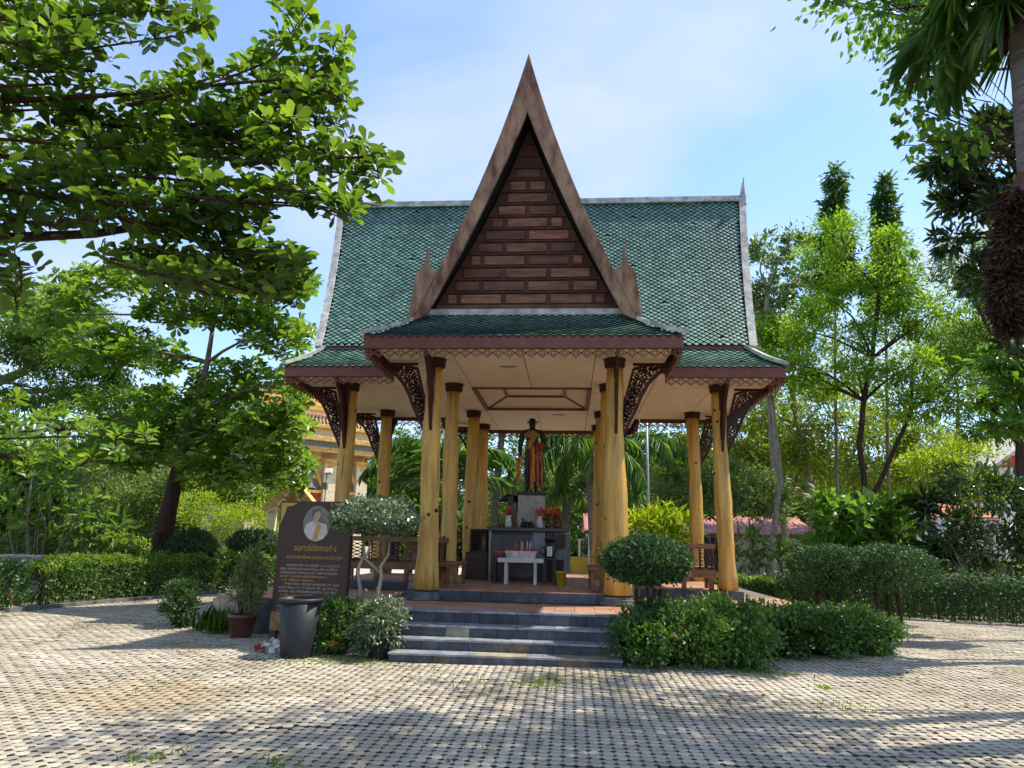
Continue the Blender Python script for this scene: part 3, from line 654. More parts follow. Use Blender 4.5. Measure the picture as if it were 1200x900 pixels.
PT, PX, PY, WT, WTX, WTY = 5.75, 1.80, 3.80, 5.60, 4.50, 1.92
for s in (-1, 1):
    skirt((-EX, s*EY, ZE), (EX, s*EY, ZE), (-PX, s*PY, PT), (PX, s*PY, PT))
    for e in (-1, 1):
        skirt((e*EX, s*EY, ZE), (e*EX, s*WY, ZE), (e*PX, s*PY, PT), (e*PX, s*1.7, PT))
        skirt((e*(EX-.9), s*WY, ZE), (e*WX, s*WY, ZE), (e*1.8, s*WTY, WT), (e*WTX, s*WTY, WT))
    skirt((s*WX, -WY, ZE), (s*WX, WY, ZE), (s*WTX, -WTY, WT), (s*WTX, WTY, WT))
def hip(a_, b_2, w=.15):
    a_, b_2 = Vector(a_), Vector(b_2); mb = MB(); d = (b_2-a_); side = d.cross(Vector((0,0,1))).normalized(); K = 5
    pts = [a_.lerp(b_2, i/K)-Vector((0,0,.045*math.sin(math.pi*i/K)))+Vector((0,0,.035)) for i in range(K+1)]
    for i in range(K): mb.bar(pts[i]-(pts[i+1]-pts[i])*.02, pts[i+1]+(pts[i+1]-pts[i])*.02, w-.0006*i, .07-.0006*i)
    mb.build('hip_cap', M['cap'], pav)
for s in (-1, 1):
    for e in (-1, 1):
        hip((e*(EX+.02), s*(EY+.02), ZE+.03), (e*PX, s*PY, PT)); hip((e*(WX+.02), s*(WY+.02), ZE+.03), (e*WTX, s*WTY, WT))
    MB().box(-PX-.02, PX+.02, min(s*3.74, s*3.86), max(s*3.74, s*3.86), PT-.05, PT+.07).build('flashing', M['cap'], pav)
# gable walls and boards
for s in (-1, 1):
    K = 16; poly = [(-halfz(Z0)+.06, Z0)]+[(halfz(Z0)-.06, Z0)]+[(max(.02, halfz(Z0+(Z1-.25-Z0)*i/K)-.06), Z0+(Z1-.25-Z0)*i/K) for i in range(1, K+1)]+[(-max(.02, halfz(Z0+(Z1-.25-Z0)*i/K)-.06), Z0+(Z1-.25-Z0)*i/K) for i in range(K, 0, -1)]
    gw = MB().prism(poly, (0, s*3.59, 0), (1,0,0), (0,0,1), (0, s*.04, 0)); me = gw.mesh('gable_wall'); fixn(me); gw = link('gable_wall', me, pav, M['gframe'])
    zc = 6.09; row = 0
    while zc < 9.35:
        off = 0 if row % 2 == 0 else .43
        for q in range(-3, 4):
            c = q*.86+off; hw = halfz(zc+.1)-.16; a0, a1 = max(c-.385, -hw), min(c+.385, hw)
            if a1-a0 < .1: continue
            MB().box(a0, a1, min(s*3.635, s*3.655), max(s*3.635, s*3.655), zc-.088, zc+.088).build('gable_panel', M['gable'], gw, bevel=.008)
            MB().box(a1+.006, min(c+.475, hw+.05), min(s*3.631, s*3.647), max(s*3.631, s*3.647), zc-.115, zc+.115).build('gable_stile', M['gframe'], gw) if c+.475 < hw+.05 else None
        hw = halfz(zc+.13)-.09
        MB().box(-hw, hw, min(s*3.631, s*3.662), max(s*3.631, s*3.662), zc+.118, zc+.146).build('gable_rail', M['gframe'], gw)
        zc += .262; row += 1
    MB().box(-1.72, 1.72, min(s*3.631, s*3.665), max(s*3.631, s*3.665), 5.83, 5.965).build('gable_rail', M['gable'], gw)
    for e in (-1, 1):
        K = 18; out_ = []; in_ = []
        for i in range(K+1):
            t = i/K; out_.append((e*max(0, 2.10*(1-t)-4*.17*t*(1-t)), 5.47+5.59*t)); in_.append((e*max(0, 1.79*(1-t)-4*.075*t*(1-t)), 5.62+4.13*t))
        poly = out_+in_[::-1]+[(e*1.86, 5.45)]
        mb = MB()
        y0, y1 = s*4.07, s*4.15
        vs = [(p[0], y0, p[1]) for p in out_]+[(p[0], y0, p[1]) for p in in_]+[(p[0], y1, p[1]) for p in out_]+[(p[0], y1, p[1]) for p in in_]; n1 = K+1; fs = []
        for i in range(K):
            fs += [(i, i+1, n1+i+1, n1+i), (2*n1+i, 3*n1+i, 3*n1+i+1, 2*n1+i+1), (i, 2*n1+i, 2*n1+i+1, i+1), (n1+i, n1+i+1, 3*n1+i+1, 3*n1+i)]
        fs.append((0, n1, 3*n1, 2*n1)); mb.add(vs, fs); me = mb.mesh('bargeboard'); fixn(me); link('bargeboard', me, pav, M['barge'])
        # verge strip on the outer edge of the tiles
        vg = MB()
        for i in range(K-4):
            p, q = out_[i], out_[i+1]; vg.bar((p[0]-e*.03, s*4.02, p[1]-.02), (q[0]-e*.03, s*4.02, q[1]-.02), .10, .06, up=(0,1,0))
        vg.build('verge_strip', M['cap'], pav)
        hk = [(2.12, 5.50), (2.10, 5.82), (2.05, 6.16), (2.03, 6.38), (1.91, 6.54), (1.85, 6.70), (1.84, 6.97), (1.79, 6.84), (1.79, 6.64), (1.74, 6.52), (1.69, 6.50), (1.64, 6.42), (1.78, 6.1), (1.96, 5.7)]
        me = MB().prism([(e*p[0], p[1]) for p in hk], (0, s*4.10, 0), (1,0,0), (0,0,1), (0, s*.075, 0)).mesh('gable_hook'); fixn(me); link('gable_hook', me, pav, M['barge'])
# side gables: pale bargeboards, wall, spire
for e in (-1, 1):
    for s in (-1, 1):
        K = 14; vs = []; fs = []
        for i in range(K+1):
            t = i/K; z = Z0-.08+(Z1+.18-Z0)*t; h = max(.0, 2.02*(1-t)-4*SAG*t*(1-t)); hi = max(0., 1.74*(1-t)-4*SAG*t*(1-t)) if i else 1.8; x = 4.53+.47*t
            if i == K: hi = 0; h = .05
            for xx in (x, x+.16):
                vs += [(e*xx, s*h, z+.03), (e*xx, s*hi, z-.05)]
        for i in range(K):
            b = i*4; c = b+4; fs += [(b,b+1,c+1,c), (b+2,c+2,c+3,b+3), (b,c,c+2,b+2), (b+1,b+3,c+3,c+1)]
        me = MB().add(vs, fs+[(0,2,3,1), (K*4,K*4+1,K*4+3,K*4+2)]).mesh('bargeboard'); fixn(me); link('bargeboard', me, pav, M['cap'])
    MB().tube([(e*5.08, 0, Z1-.1), (e*5.10, 0, Z1+.3), (e*5.13, 0, Z1+.62)], [.10, .055, .006], 6).build('gable_spire', M['cap'], pav)
    poly = [(-halfz(Z0+(Z1-.3-Z0)*i/10)+.1, Z0+(Z1-.3-Z0)*i/10) for i in range(10, -1, -1)]+[(halfz(Z0+(Z1-.3-Z0)*i/10)-.1, Z0+(Z1-.3-Z0)*i/10) for i in range(10)]
    me = MB().prism(poly, (e*4.2, 0, 0), (0,1,0), (0,0,1), (e*.06, 0, 0)).mesh('gable_wall'); fixn(me); link('gable_wall', me, pav, M['gframe'])

# ================================================================ BENCHES
def bench(A, B, inward, label):
    """built along A-B; the seat faces `inward`"""
    A, B = Vector((*A, 0)), Vector((*B, 0)); d = (B-A).normalized(); Lh = (B-A).length/2; c = (A+B)/2; w = Vector((*inward, 0)).normalized()
    root = empty('bench', (c.x, c.y, ZP), label, 'bench', 'timber benches between the pavilion columns')
    P = lambda u, v, z: c+d*u+w*v+Vector((0, 0, ZP+z))
    bx = lambda n, u, v, z, hu, hv, hz, m=M['bench']: MB().obox(P(u, v, z), d*hu, w*hv, (0, 0, hz)).build(n, m, root, bevel=.006)
    bx('top_rail', 0, 0, .83, Lh, .055, .05); bx('lower_rail', 0, 0, .30, Lh, .03, .075); bx('seat', 0, .24, .40, Lh-.02, .21, .03)
    for u in (-Lh+.10, -Lh*.33, Lh*.33, Lh-.10): bx('leg', u, 0, .1125, .045, .04, .1125)
    for u in (-Lh+.12, Lh-.12): bx('leg', u, .40, .185, .035, .035, .185)
    n = max(2, round(2*Lh/.36)); g = 2*Lh/n
    for i in range(n):
        u = -Lh+(i+.5)*g; hw = min(.115, g*.36)
        pm_ = MB()
        for s in (-1, 1): pm_.obox(P(u+s*hw, 0, .5775), d*.018, w*.02, (0, 0, .20))
        for k in range(5):
            z0 = .40+k*.072
            for s in (-1, 1): pm_.bar(P(u-s*hw*.9, 0, z0), P(u+s*hw*.9, 0, z0+.072), .016, .022, up=tuple(w))
            pm_.tube([P(u, -.008, z0+.036), P(u, .008, z0+.036)], .022, 6)
        pm_.build('carved_panel', M['carved'] if i % 2 == 0 else M['bench'], root)
bench((-HB+.2, -HC), (-HA-.2, -HC), (0, 1), 'brown timber bench with carved back between left wing columns, behind the clipped dome tree')
bench((HA+.2, -HC), (HB-.2, -HC), (0, 1), 'brown timber bench with carved back at the right front column, behind the round topiary')
bench((-HA, -HD+.25), (-HA, -HC-.2), (1, 0), 'short brown bench running back from the left front column of the porch')
bench((HA, -HD+.25), (HA, -HC-.2), (-1, 0), 'short brown bench running back behind the right front column of the porch')
bench((-HB+.2, HC), (-HA-.2, HC), (0, -1), 'shaded timber bench at the back of the left wing, seen between columns')
bench((HA+.2, HC), (HB-.2, HC), (0, -1), 'timber bench at the back of the right wing, before the red roofed shed')
bench((-HA, HC+.2), (-HA, HD-.2), (1, 0), 'dark bench beside the rear left columns behind the glass cabinet')

# ================================================================ SHRINE
AX0, AX1, AY0, AY1 = -.90, .78, -.72, .9
al = empty('altar', (-.06, .1, ZP), 'tall grey brown tiled altar block standing in the middle of the pavilion floor', 'altar')
MB().box(AX0+.05, AX1-.05, AY0+.04, AY1, ZP, 1.80).build('altar_body', M['dark'], al)
MB().box(AX0-.05, AX1+.06, AY0-.06, AY1+.05, 1.802, 1.885).build('altar_slab', M['altar'], al, bevel=.01)
for (x0, x1) in ((AX0, AX0+.049), (AX1-.049, AX1)): MB().box(x0, x1, AY0, AY0+.06, ZP, 1.80).build('altar_border', M['concrete'], al)
tl = MB()
for j in range(17):
    for i in range(4):
        x0 = AX0+.06+i*.235; tl.box(x0, x0+.230, AY0+.012+random.uniform(0, .004), AY0+.039, ZP+.10+j*.052, ZP+.10+j*.052+.046)
o = tl.build('altar_tiles', M['altar'], al); o['kind'] = 'stuff'
MB().box(.055, AX1-.055, AY0+.010, AY0+.039, 1.22, 1.78).build('marble_slab', M['marble'], al)
MB().box(.055, AX1-.055, AY0+.010, AY0+.039, ZP+.02, 1.215).build('altar_panel', M['dark'], al)
pl = empty('stone_plinth', (-.03, .05, 1.885), 'pale grey granite plinth with faint inscription standing on the altar under the statue', 'plinth')
MB().box(-.32, .27, -.2, .45, 1.885, 2.62).build('plinth_block', M['plinth'], pl, bevel=.012); MB().box(-.36, .32, -.24, .5, 2.622, 2.68).build('plinth_top', M['dark'], pl)
tl = MB()
for j in range(12): tl.box(-.24, .19-random.uniform(0, .1), -.2035, -.2001, 2.02+j*.042, 2.028+j*.042)
o = tl.build('inscription', M['concrete'], pl); o['kind'] = 'stuff'
# --- the statue
def skinned(name, verts, edges, radii, m, parent, levels=2):
    me = bpy.data.meshes.new(name); me.from_pydata(verts, edges, []); me.update(); o = link(name, me, parent, m)
    sk = o.modifiers.new('skin', 'SKIN'); sk.use_smooth_shade = True
    if not me.skin_vertices: me.skin_vertices_add() if hasattr(me, 'skin_vertices_add') else None
    for i, r in enumerate(radii): me.skin_vertices[0].data[i].radius = (r, r) if not isinstance(r, tuple) else r
    me.skin_vertices[0].data[0].use_root = True
    sb = o.modifiers.new('sub', 'SUBSURF'); sb.levels = levels; sb.render_levels = levels
    return o
SX, SY, SZ = -.04, .12, 2.68
stt = empty('statue', (SX, SY, SZ), 'black bronze standing figure draped in gold, orange and red cloth on the grey plinth', 'statue')
def skin_obj(name, joints, links_, m, parent, levels=2):
    me = bpy.data.meshes.new(name); me.from_pydata([(SX+j[0], SY+j[1], SZ+j[2]) for j in joints], links_, []); me.update()
    o = link(name, me, parent, m); sk = o.modifiers.new('skin', 'SKIN'); sk.use_smooth_shade = True
    lay = me.skin_vertices[0].data if len(me.skin_vertices) else None
    if lay is None:
        bpy.context.view_layer.objects.active = o; bpy.ops.mesh.customdata_skin_add(); lay = me.skin_vertices[0].data
    for i, j in enumerate(joints): lay[i].radius = (j[3], j[4] if len(j) > 4 else j[3]); lay[i].use_root = (i == 0)
    sb = o.modifiers.new('sub', 'SUBSURF'); sb.levels = levels; sb.render_levels = levels
    return o
J = [(0,0,.92,.16,.115), (0,0,1.10,.15,.105), (0,0,1.28,.18,.115), (0,.0,1.42,.165,.095), (0,0,1.50,.070,.07), (0,-.01,1.575,.075,.082), (0,-.01,1.68,.104,.112), (0,-.005,1.775,.072,.082),
     (-.095,0,.86,.10,.10), (-.10,.0,.48,.066,.07), (-.10,.02,.09,.045,.05), (-.11,-.10,.03,.045,.03),
     (.095,0,.86,.10,.10), (.10,-.01,.48,.066,.07), (.10,.02,.09,.045,.05), (.11,-.10,.03,.045,.03),
     (-.225,0,1.41,.085), (-.275,.0,1.12,.060), (-.28,-.04,.86,.042), (-.285,-.05,.78,.036,.022),
     (.225,0,1.41,.085), (.295,.02,1.14,.060), (.21,-.13,.98,.042), (.15,-.17,.97,.036,.024)]
E_ = [(0,1),(1,2),(2,3),(3,4),(4,5),(5,6),(6,7),(0,8),(8,9),(9,10),(10,11),(0,12),(12,13),(13,14),(14,15),(3,16),(16,17),(17,18),(18,19),(3,20),(20,21),(21,22),(22,23)]
def fingers(joints, links_, wrist, side, dirn):
    dirn = Vector(dirn).normalized(); up = Vector((0, 1, 0)).cross(dirn).normalized() if abs(dirn.y) < .9 else Vector((0,0,1))
    b = Vector(joints[wrist][:3])
    for k, (off, ln) in enumerate(((-.022, .058), (-.008, .068), (.007, .064), (.021, .05))):
        p0 = b+dirn*.022+Vector((0, off, 0)); p1 = p0+dirn*ln*.55+up*.004; p2 = p1+dirn*ln*.42+up*-.012*side; i = len(joints)
        joints += [(*p0, .009), (*p1, .008), (*p2, .006)]; links_ += [(wrist, i), (i, i+1), (i+1, i+2)]
    p0 = b+Vector((0, -.03, .0))+dirn*.0; p1 = p0+dirn*.035+Vector((0, -.012, 0)); i = len(joints); joints += [(*p0, .010), (*p1, .008)]; links_ += [(wrist, i), (i, i+1)]
fingers(J, E_, 19, 1, (0, -.1, -1)); fingers(J, E_, 23, -1, (-1, -.3, .1))
skin_obj('statue_body', J, E_, M['bronze'], stt)
# face features on the head, moustache and cropped hair
fb = MB(); fb.tube([(SX, SY-.105, SZ+1.69), (SX, SY-.14, SZ+1.65), (SX, SY-.12, SZ+1.64)], [.010, .018, .012], 6)
for s in (-1, 1):
    fb.tube([(SX+s*.02, SY-.115, SZ+1.695), (SX+s*.05, SY-.105, SZ+1.695)], [.012, .008], 6); fb.tube([(SX+s*.10, SY, SZ+1.70), (SX+s*.112, SY+.005, SZ+1.67), (SX+s*.10, SY, SZ+1.64)], [.014, .02, .01], 6); fb.tube([(SX, SY-.12, SZ+1.62), (SX+s*.04, SY-.108, SZ+1.61)], [.012, .006], 6)
fb.build('face_relief', M['bronze'], stt, True)
def ribbon(name, path, w, m, parent, th=.014, side=(1, 0, 0)):
    mb = MB()
    for i in range(len(path)-1): mb.bar(path[i], path[i+1], w, th, up=(0, -1, .1))
    return mb.build(name, m, parent)
S = lambda x, y, z: (SX+x, SY+y, SZ+z)
# tunic sash, shoulder cape, belt
mb = MB(); 
for (z, rx, ry) in ((1.49, .10, .085), (1.44, .215, .125), (1.36, .225, .145), (1.30, .205, .148)): pass
n = 20; prof_ = [(1.50, .085, .08), (1.455, .19, .115), (1.38, .225, .142), (1.31, .20, .146)]
vs = [S(rx*math.cos(2*math.pi*k/n), ry*math.sin(2*math.pi*k/n), z+.025*math.cos(4*math.pi*k/n)*(i == 3)) for i, (z, rx, ry) in enumerate(prof_) for k in range(n)]
fs = [(i*n+k, i*n+(k+1) % n, (i+1)*n+(k+1) % n, (i+1)*n+k) for i in range(3) for k in range(n)]
mb.add(vs, fs); mb.build('shoulder_cape', M['goldcloth'], stt, True)
ribbon('gold_sash', [S(.10, -.125, 1.40), S(.03, -.145, 1.25), S(-.07, -.14, 1.10)], .12, M['goldcloth'], stt); ribbon('belt', [S(-.155, -.095, 1.06), S(-.05, -.135, 1.05), S(.07, -.135, 1.05), S(.16, -.09, 1.07)], .085, M['goldcloth'], stt)
for i, (x, m, z0, z1, w) in enumerate(((-.035, 'redcloth', 1.03, .10, .035), (.01, 'orangecloth', 1.04, .05, .045), (.055, 'orangecloth', 1.06, .26, .035), (.09, 'darkred', 1.08, .34, .04), (.13, 'orangecloth', 1.07, .16, .030), (.165, 'redcloth', 1.1, .22, .03), (.20, 'darkred', 1.11, .07, .035), (.235, 'orangecloth', 1.10, .14, .022), (.265, 'darkred', 1.08, .20, .03))):
    w1 = random.uniform(-.015, .02); ribbon('cloth_strip', [S(x, -.15-.012*(i % 3), z0), S(x+.010+w1, -.180-.010*(i % 3), z0*.66+z1*.34), S(x+.016-w1, -.165-.012*(i % 3), z0*.3+z1*.7), S(x+.02+w1, -.160-.012*(i % 3), z1)], w, M[m], stt, .018)
ribbon('red_knot', [S(.12, -.17, 1.08), S(.2, -.18, 1.12), S(.27, -.13, 1.06)], .12, M['redcloth'], stt, .05)
for x, z0, z1 in ((-.30, .86, .28), (-.275, .82, .20), (-.33, .78, .42)):
    mb = MB(); nb = 9
    for q in range(nb): 
        zz = z0+(z1-z0)*q/(nb-1); mb.tube([S(x+.008*math.sin(q*2), -.07, zz+.03), S(x+.008*math.sin(q*2), -.07, zz-.03)], [.028, .026], 6)
    mb.build('garland', M['orangecloth'], stt, True)

# --- things on and around the altar
def lathe_thing(name, label, cat, c, prof, m, n=20, part='body', group=None):
    root = empty(name, c, label, cat, group); MB().lathe(c, prof, n).build(part, m, root, True); return root
def bouquet(c, r, n, m, parent, up=.5):
    P = np.array(c)+rdir(n)*np.array([r, r, r*1.1])*rng.uniform(.3, 1, (n, 1)); D = unit(P-np.array(c)+np.array([0, 0, r*up])); leaves('petals', P, D, unit(rng.normal(size=(n, 3))+np.array([0, -1, 1.])), .06, .045, T_OBOV, m, parent)
YA = -.45
for (px, lab) in ((596, 'white porcelain flower vase on the altar, left of the plinth'), (632.5, 'white porcelain flower vase on the altar, right of the plinth')):
    p = at(px, 612, YA); v = lathe_thing('vase', lab, 'vase', (p[0], YA, 1.885), [(.055, 0), (.075, .06), (.062, .16), (.045, .2), (.07, .26), (.06, .26), (.04, .2)], M['porcelain'], 14, group='porcelain vases on the altar')
    bouquet((p[0], YA, 2.22), .09, 46, M['redflower'], v); st_ = MB()
    for q in range(5): st_.tube([(p[0], YA, 2.05), (p[0]+random.uniform(-.06, .06), YA+random.uniform(-.05, .05), 2.24)], .004, 4)
    st_.build('stems', M['carved'], v)
for (px, m, lab, r) in ((642, 'orangeflower', 'orange flower bouquet in a pot on the right of the altar', .15), (652, 'redflower', 'red flower bouquet at the right end of the altar', .12)):
    p = at(px, 606, -.35); v = lathe_thing('flower_pot', lab, 'bouquet', (p[0], -.35, 1.885), [(.05, 0), (.08, .12), (.07, .12)], M['glaze'], 12, 'pot', 'bouquets on the altar')
    bouquet((p[0], -.35, 2.18), r, 90, M[m], v)
    P = np.array((p[0], -.35, 2.12))+rdir(50)*r*rng.uniform(.3, 1, (50, 1)); leaves('foliage', P, rdir(50), rdir(50), .09, .04, T_KITE, M['darkleaf'], v)
p = at(598, 584, 0.1)
eg = empty('elephant_figure', (p[0], .1, 1.885), 'dark carved elephant head figure on a brown stand, left of the granite plinth', 'figurine')
MB().box(p[0]-.06, p[0]+.16, .0, .2, 1.885, 2.44).build('stand', M['glaze'], eg, bevel=.01)
mb = MB(); mb.tube([(p[0]+.18, .1, 2.52), (p[0]+.06, .1, 2.56), (p[0]-.06, .1, 2.56), (p[0]-.16, .08, 2.53), (p[0]-.22, .06, 2.50), (p[0]-.23, .05, 2.42)], [.06, .10, .10, .06, .04, .02], 10)
mb.build('head', M['bronze'], eg, True)
mb = MB(); mb.prism([(-.05, 0), (.07, .05), (.1, -.14), (0, -.2), (-.07, -.12)], (p[0]+.0, -.01, 2.58), (1, 0, 0), (0, 0, 1), (0, -.025, 0)); mb.build('ear', M['bronze'], eg)
mb = MB(); mb.tube([(p[0]-.15, .03, 2.47), (p[0]-.24, .0, 2.44), (p[0]-.28, -.02, 2.47)], [.014, .012, .004], 6); mb.build('tusk', M['porcelain'], eg, True)
for i, (px, h, lab) in enumerate(((613, .22, 'small dark bell shaped figure on the altar edge, taller one before the plinth'), (618, .13, 'low black offering bowl on the altar before the plinth'), (623, .15, 'small black lidded jar on the altar at the right foot of the plinth'))):
    p = at(px, 612, -.5); lathe_thing('altar_vessel', lab, 'vessel', (p[0], -.5, 1.885), [(.05, 0), (.065, h*.25), (.05, h*.5), (.02, h*.7), (.03, h*.8), (.004, h)] if i != 1 else [(.05, 0), (.03, .03), (.08, h), (.07, h), (.03, .05)], M['bronze'], 14, group='small dark vessels on the altar')
for i, (px, h, lab) in enumerate(((583, .30, 'thin dark figurine at the left end of the altar'), (588, .2, 'squat dark figurine near the left end of the altar'))):
    p = at(px, 612, -.3); lathe_thing('altar_figurine', lab, 'figurine', (p[0], -.3, 1.885), [(.06, 0), (.055, .04), (.03, h*.4), (.045, h*.55), (.02, h*.72), (.028, h*.82), (.003, h)], M['glaze'], 12, group='figurines on the left of the altar')
# offering table
YT = -1.75
p0, p1 = at(583, 654, YT), at(637, 654, YT); TX0, TX1 = p0[0], p1[0]
tb = empty('offering_table', ((TX0+TX1)/2, YT, ZP), 'low white table in front of the altar carrying the incense trough', 'table')
MB().box(TX0, TX1, YT, YT+.42, 1.17, 1.255).build('table_top', M['tablewhite'], tb, bevel=.008)
for x in (TX0+.17, TX1-.17):
    for y in (YT+.05, YT+.35): MB().box(x-.027, x+.027, y-.025, y+.025, ZP, 1.169).build('leg', M['tablewhite'], tb)
tr = empty('incense_trough', ((TX0+TX1)/2, YT+.2, 1.255), 'flared stone coloured trough packed with red incense stubs on the white table', 'incense burner')
cx_ = (TX0+TX1)/2; mb = MB(); b0, b1 = .28, .33
vs = [(cx_+sx*w, YT+.2+sy*d, z) for (w, d, z) in ((b0, .12, 1.256), (b1, .16, 1.40), (b1-.02, .14, 1.40), (b1-.03, .13, 1.375)) for sx, sy in ((-1,-1),(1,-1),(1,1),(-1,1))]
fs = [(3,2,1,0)]+[(i*4+q, i*4+(q+1) % 4, i*4+4+(q+1) % 4, i*4+4+q) for i in range(3) for q in range(4)]+[(12,13,14,15)]
mb.add(vs, fs); mb.build('trough', M['porcelain'], tr)
mb = MB()
for q in range(170):
    x, y = cx_+random.uniform(-.29, .29), YT+.2+random.uniform(-.12, .12); h = random.uniform(.03, .09); mb.tube([(x, y, 1.37), (x+random.uniform(-.02, .02), y+random.uniform(-.01, .01), 1.38+h)], .0045, 3)
o = mb.build('incense_stubs', M['incense'], tr); o['kind'] = 'stuff'
for (dx, h) in ((-.13, .22), (-.10, .16), (.0, .2), (.03, .17), (.12, .2), (.17, .16), (.2, .21)):
    MB().tube([(cx_+dx, YT+.15, 1.37), (cx_+dx+.004, YT+.15, 1.40+h)], .006, 5).build('candle', M['white'] if dx > -.05 else M['orangecloth'], tr)
# stools
def stool(px, y, w, label):
    p = at(px, 678, y); x = p[0]; r = empty('stool', (x, y, ZP), label, 'stool', 'dark stools beside the white table')
    MB().box(x-w, x+w, y-.13, y+.13, 1.235, 1.285).build('seat', M['dark'], r, bevel=.006)
    for sx in (-1, 1):
        for sy in (-1, 1): MB().box(x+sx*(w-.04)-.035, x+sx*(w-.04)+.035, y+sy*.09-.035, y+sy*.09+.035, ZP, 1.234).build('leg', M['dark'], r)
    return x
xs_ = stool(644, -1.5, .14, 'dark brown stool right of the white table, carrying a black censer'); stool(585, -1.3, .13, 'dark brown stool behind the left end of the white table, with red boxes')
ce = empty('censer', (xs_, -1.5, 1.285), 'black lidded censer with a white paper label on the stool right of the white table', 'censer')
MB().lathe((xs_, -1.5, 1.285), [(.10, 0), (.115, .04), (.10, .20), (.06, .26), (.05, .30), (.12, .345), (.14, .36), (.11, .375), (.03, .38)], 18).build('body', M['bronze'], ce, True)
MB().box(xs_-.05, xs_+.05, -1.625, -1.618, 1.31, 1.50).build('paper_label', M['white'], ce)
tlb = MB()
for q in range(5): tlb.box(xs_-.03, xs_+.03-.02*(q % 2), -1.6276, -1.6251, 1.34+q*.032, 1.35+q*.032)
tlb.build('label_print', M['dark'], ce)
MB().tube([(xs_-.10, -1.5, 1.50), (xs_-.19, -1.5, 1.46), (xs_-.2, -1.5, 1.36), (xs_-.11, -1.5, 1.32)], .012, 6).build('handle', M['bronze'], ce, True)
rb = empty('red_box', (at(585, 655, -1.3)[0], -1.3, 1.285), 'small red candle box on the stool at the left end of the white table', 'box')
x = rb.location.x; MB().box(x-.09, x+.08, -1.36, -1.24, 1.285, 1.36).build('box_body', M['redcloth'], rb); MB().box(x-.095, x+.085, -1.365, -1.235, 1.361, 1.375).build('lid', M['orangecloth'], rb)
ch = empty('candle_rack', (.52, AY0-.15, 1.38), 'small black metal candle rack hanging before the marble on the altar right side', 'candle rack')
for x in (.36, .43, .5): MB().tube([(x, AY0-.1, 1.45), (x, AY0-.1, 1.78)], .02, 8).build('holder', M['bronze'], ch, True)
MB().box(.30, .58, AY0-.18, AY0-.02, 1.40, 1.449).build('tray', M['bronze'], ch); MB().box(.54, .76, AY0-.10, AY0-.06, 1.46, 1.76).build('shade', M['dark'], ch)
# cabinets
p = at(558, 675, -.45); cx_ = p[0]
cb = empty('cabinet', (cx_, -.3, ZP), 'plain dark brown cupboard box on the floor left of the altar', 'cabinet')
MB().box(cx_-.25, cx_+.25, -.5, -.05, ZP, 1.34).build('cabinet_body', M['dark'], cb, bevel=.008); MB().box(cx_-.22, cx_+.22, -.512, -.501, ZP+.05, 1.30).build('door', M['board'], cb)
gc = empty('glass_case', (cx_+.02, -.3, 1.34), 'dark glass fronted box standing on the brown cupboard left of the altar', 'display case')
x0, x1 = cx_-.17, cx_+.21
for (a0, a1, c0, c1) in ((x0, x1, 1.341, 1.38), (x0, x1, 1.80, 1.84), (x0, x0+.04, 1.381, 1.799), (x1-.04, x1, 1.381, 1.799)): MB().box(a0, a1, -.46, -.1, c0, c1).build('frame', M['carved'], gc)
MB().box(x0+.041, x1-.041, -.44, -.43, 1.381, 1.799).build('glass', M['glassdark'], gc); MB().box(x0+.041, x1-.041, -.13, -.11, 1.381, 1.799).build('back_panel', M['dark'], gc)
p = at(657.5, 679, -1.75); lathe_thing('bucket', 'yellow plastic bucket on the floor at the right corner of the altar', 'bucket', (p[0], -1.75, ZP), [(.085, 0), (.105, .25), (.115, .255), (.115, .28), (.10, .28), (.085, .03)], M['yellow'], 18)

# ================================================================ BOARD, BIN, POTS
bl, br_ = at(319, 700, -4.85), at(405, 690, -5.0); A = Vector((bl[0], -4.85, 0)); B = Vector((br_[0], -5.0, 0)); d = (B-A).normalized(); nrm_ = Vector((d.y, -d.x, 0)); BW = (B-A).length; BT = at(330, 587, -4.85)[2]
sb = empty('information_board', tuple((A+B)/2), 'dark brown standing board with an oval portrait and Thai lettering, behind the grey bin', 'sign')
Pt = lambda u, z, v=0: A+d*u+nrm_*v+Vector((0, 0, z))
MB().obox(Pt(BW/2, (.42+BT)/2, -.035), d*(BW/2), nrm_*.035, (0, 0, (BT-.42)/2)).build('board_panel', M['board'], sb, bevel=.004)
MB().obox(Pt(BW/2, .27, -.034), d*(BW/2), nrm_*.034, (0, 0, .145)).build('gilded_foot', M['giltfoot'], sb)
for u in (.06, BW-.06): MB().obox(Pt(u, .06, -.035), d*.05, nrm_*.035, (0, 0, .064)).build('leg', M['board'], sb)
MB().obox(Pt(BW+.012, (.42+BT)/2, -.035), d*.0115, nrm_*.04, (0, 0, (BT-.42)/2)).build('side_batten', M['carved'], sb)
def flat(name, pts, v, m, th=.002):
    me = MB().prism(pts, tuple(Pt(0, 0, v)), tuple(d), (0, 0, 1), tuple(nrm_*th)).mesh(name); fixn(me); return link(name, me, sb, m)
def ell(cu, cz, ru, rz, n=28, a0=0, a1=2*math.pi): return [(cu+ru*math.cos(a0+(a1-a0)*k/n), cz+rz*math.sin(a0+(a1-a0)*k/n)) for k in range(n+(a1-a0 < 6))]
OC = BW*.535; OZ = BT-.36
M['pgrey'] = mat('portrait grey', (.20, .185, .175), .5, .3, 4, 0); M['pskin'] = mat('portrait skin', (.42, .31, .24), .5, .15, 8, 0); M['pwhite'] = mat('portrait white coat', (.55, .52, .48), .5, .15, 8, 0); M['phair'] = mat('portrait hair', (.10, .08, .075), .5, .2, 8, 0)
flat('portrait_oval', ell(OC, OZ, .24, .285), .0, M['pgrey'])
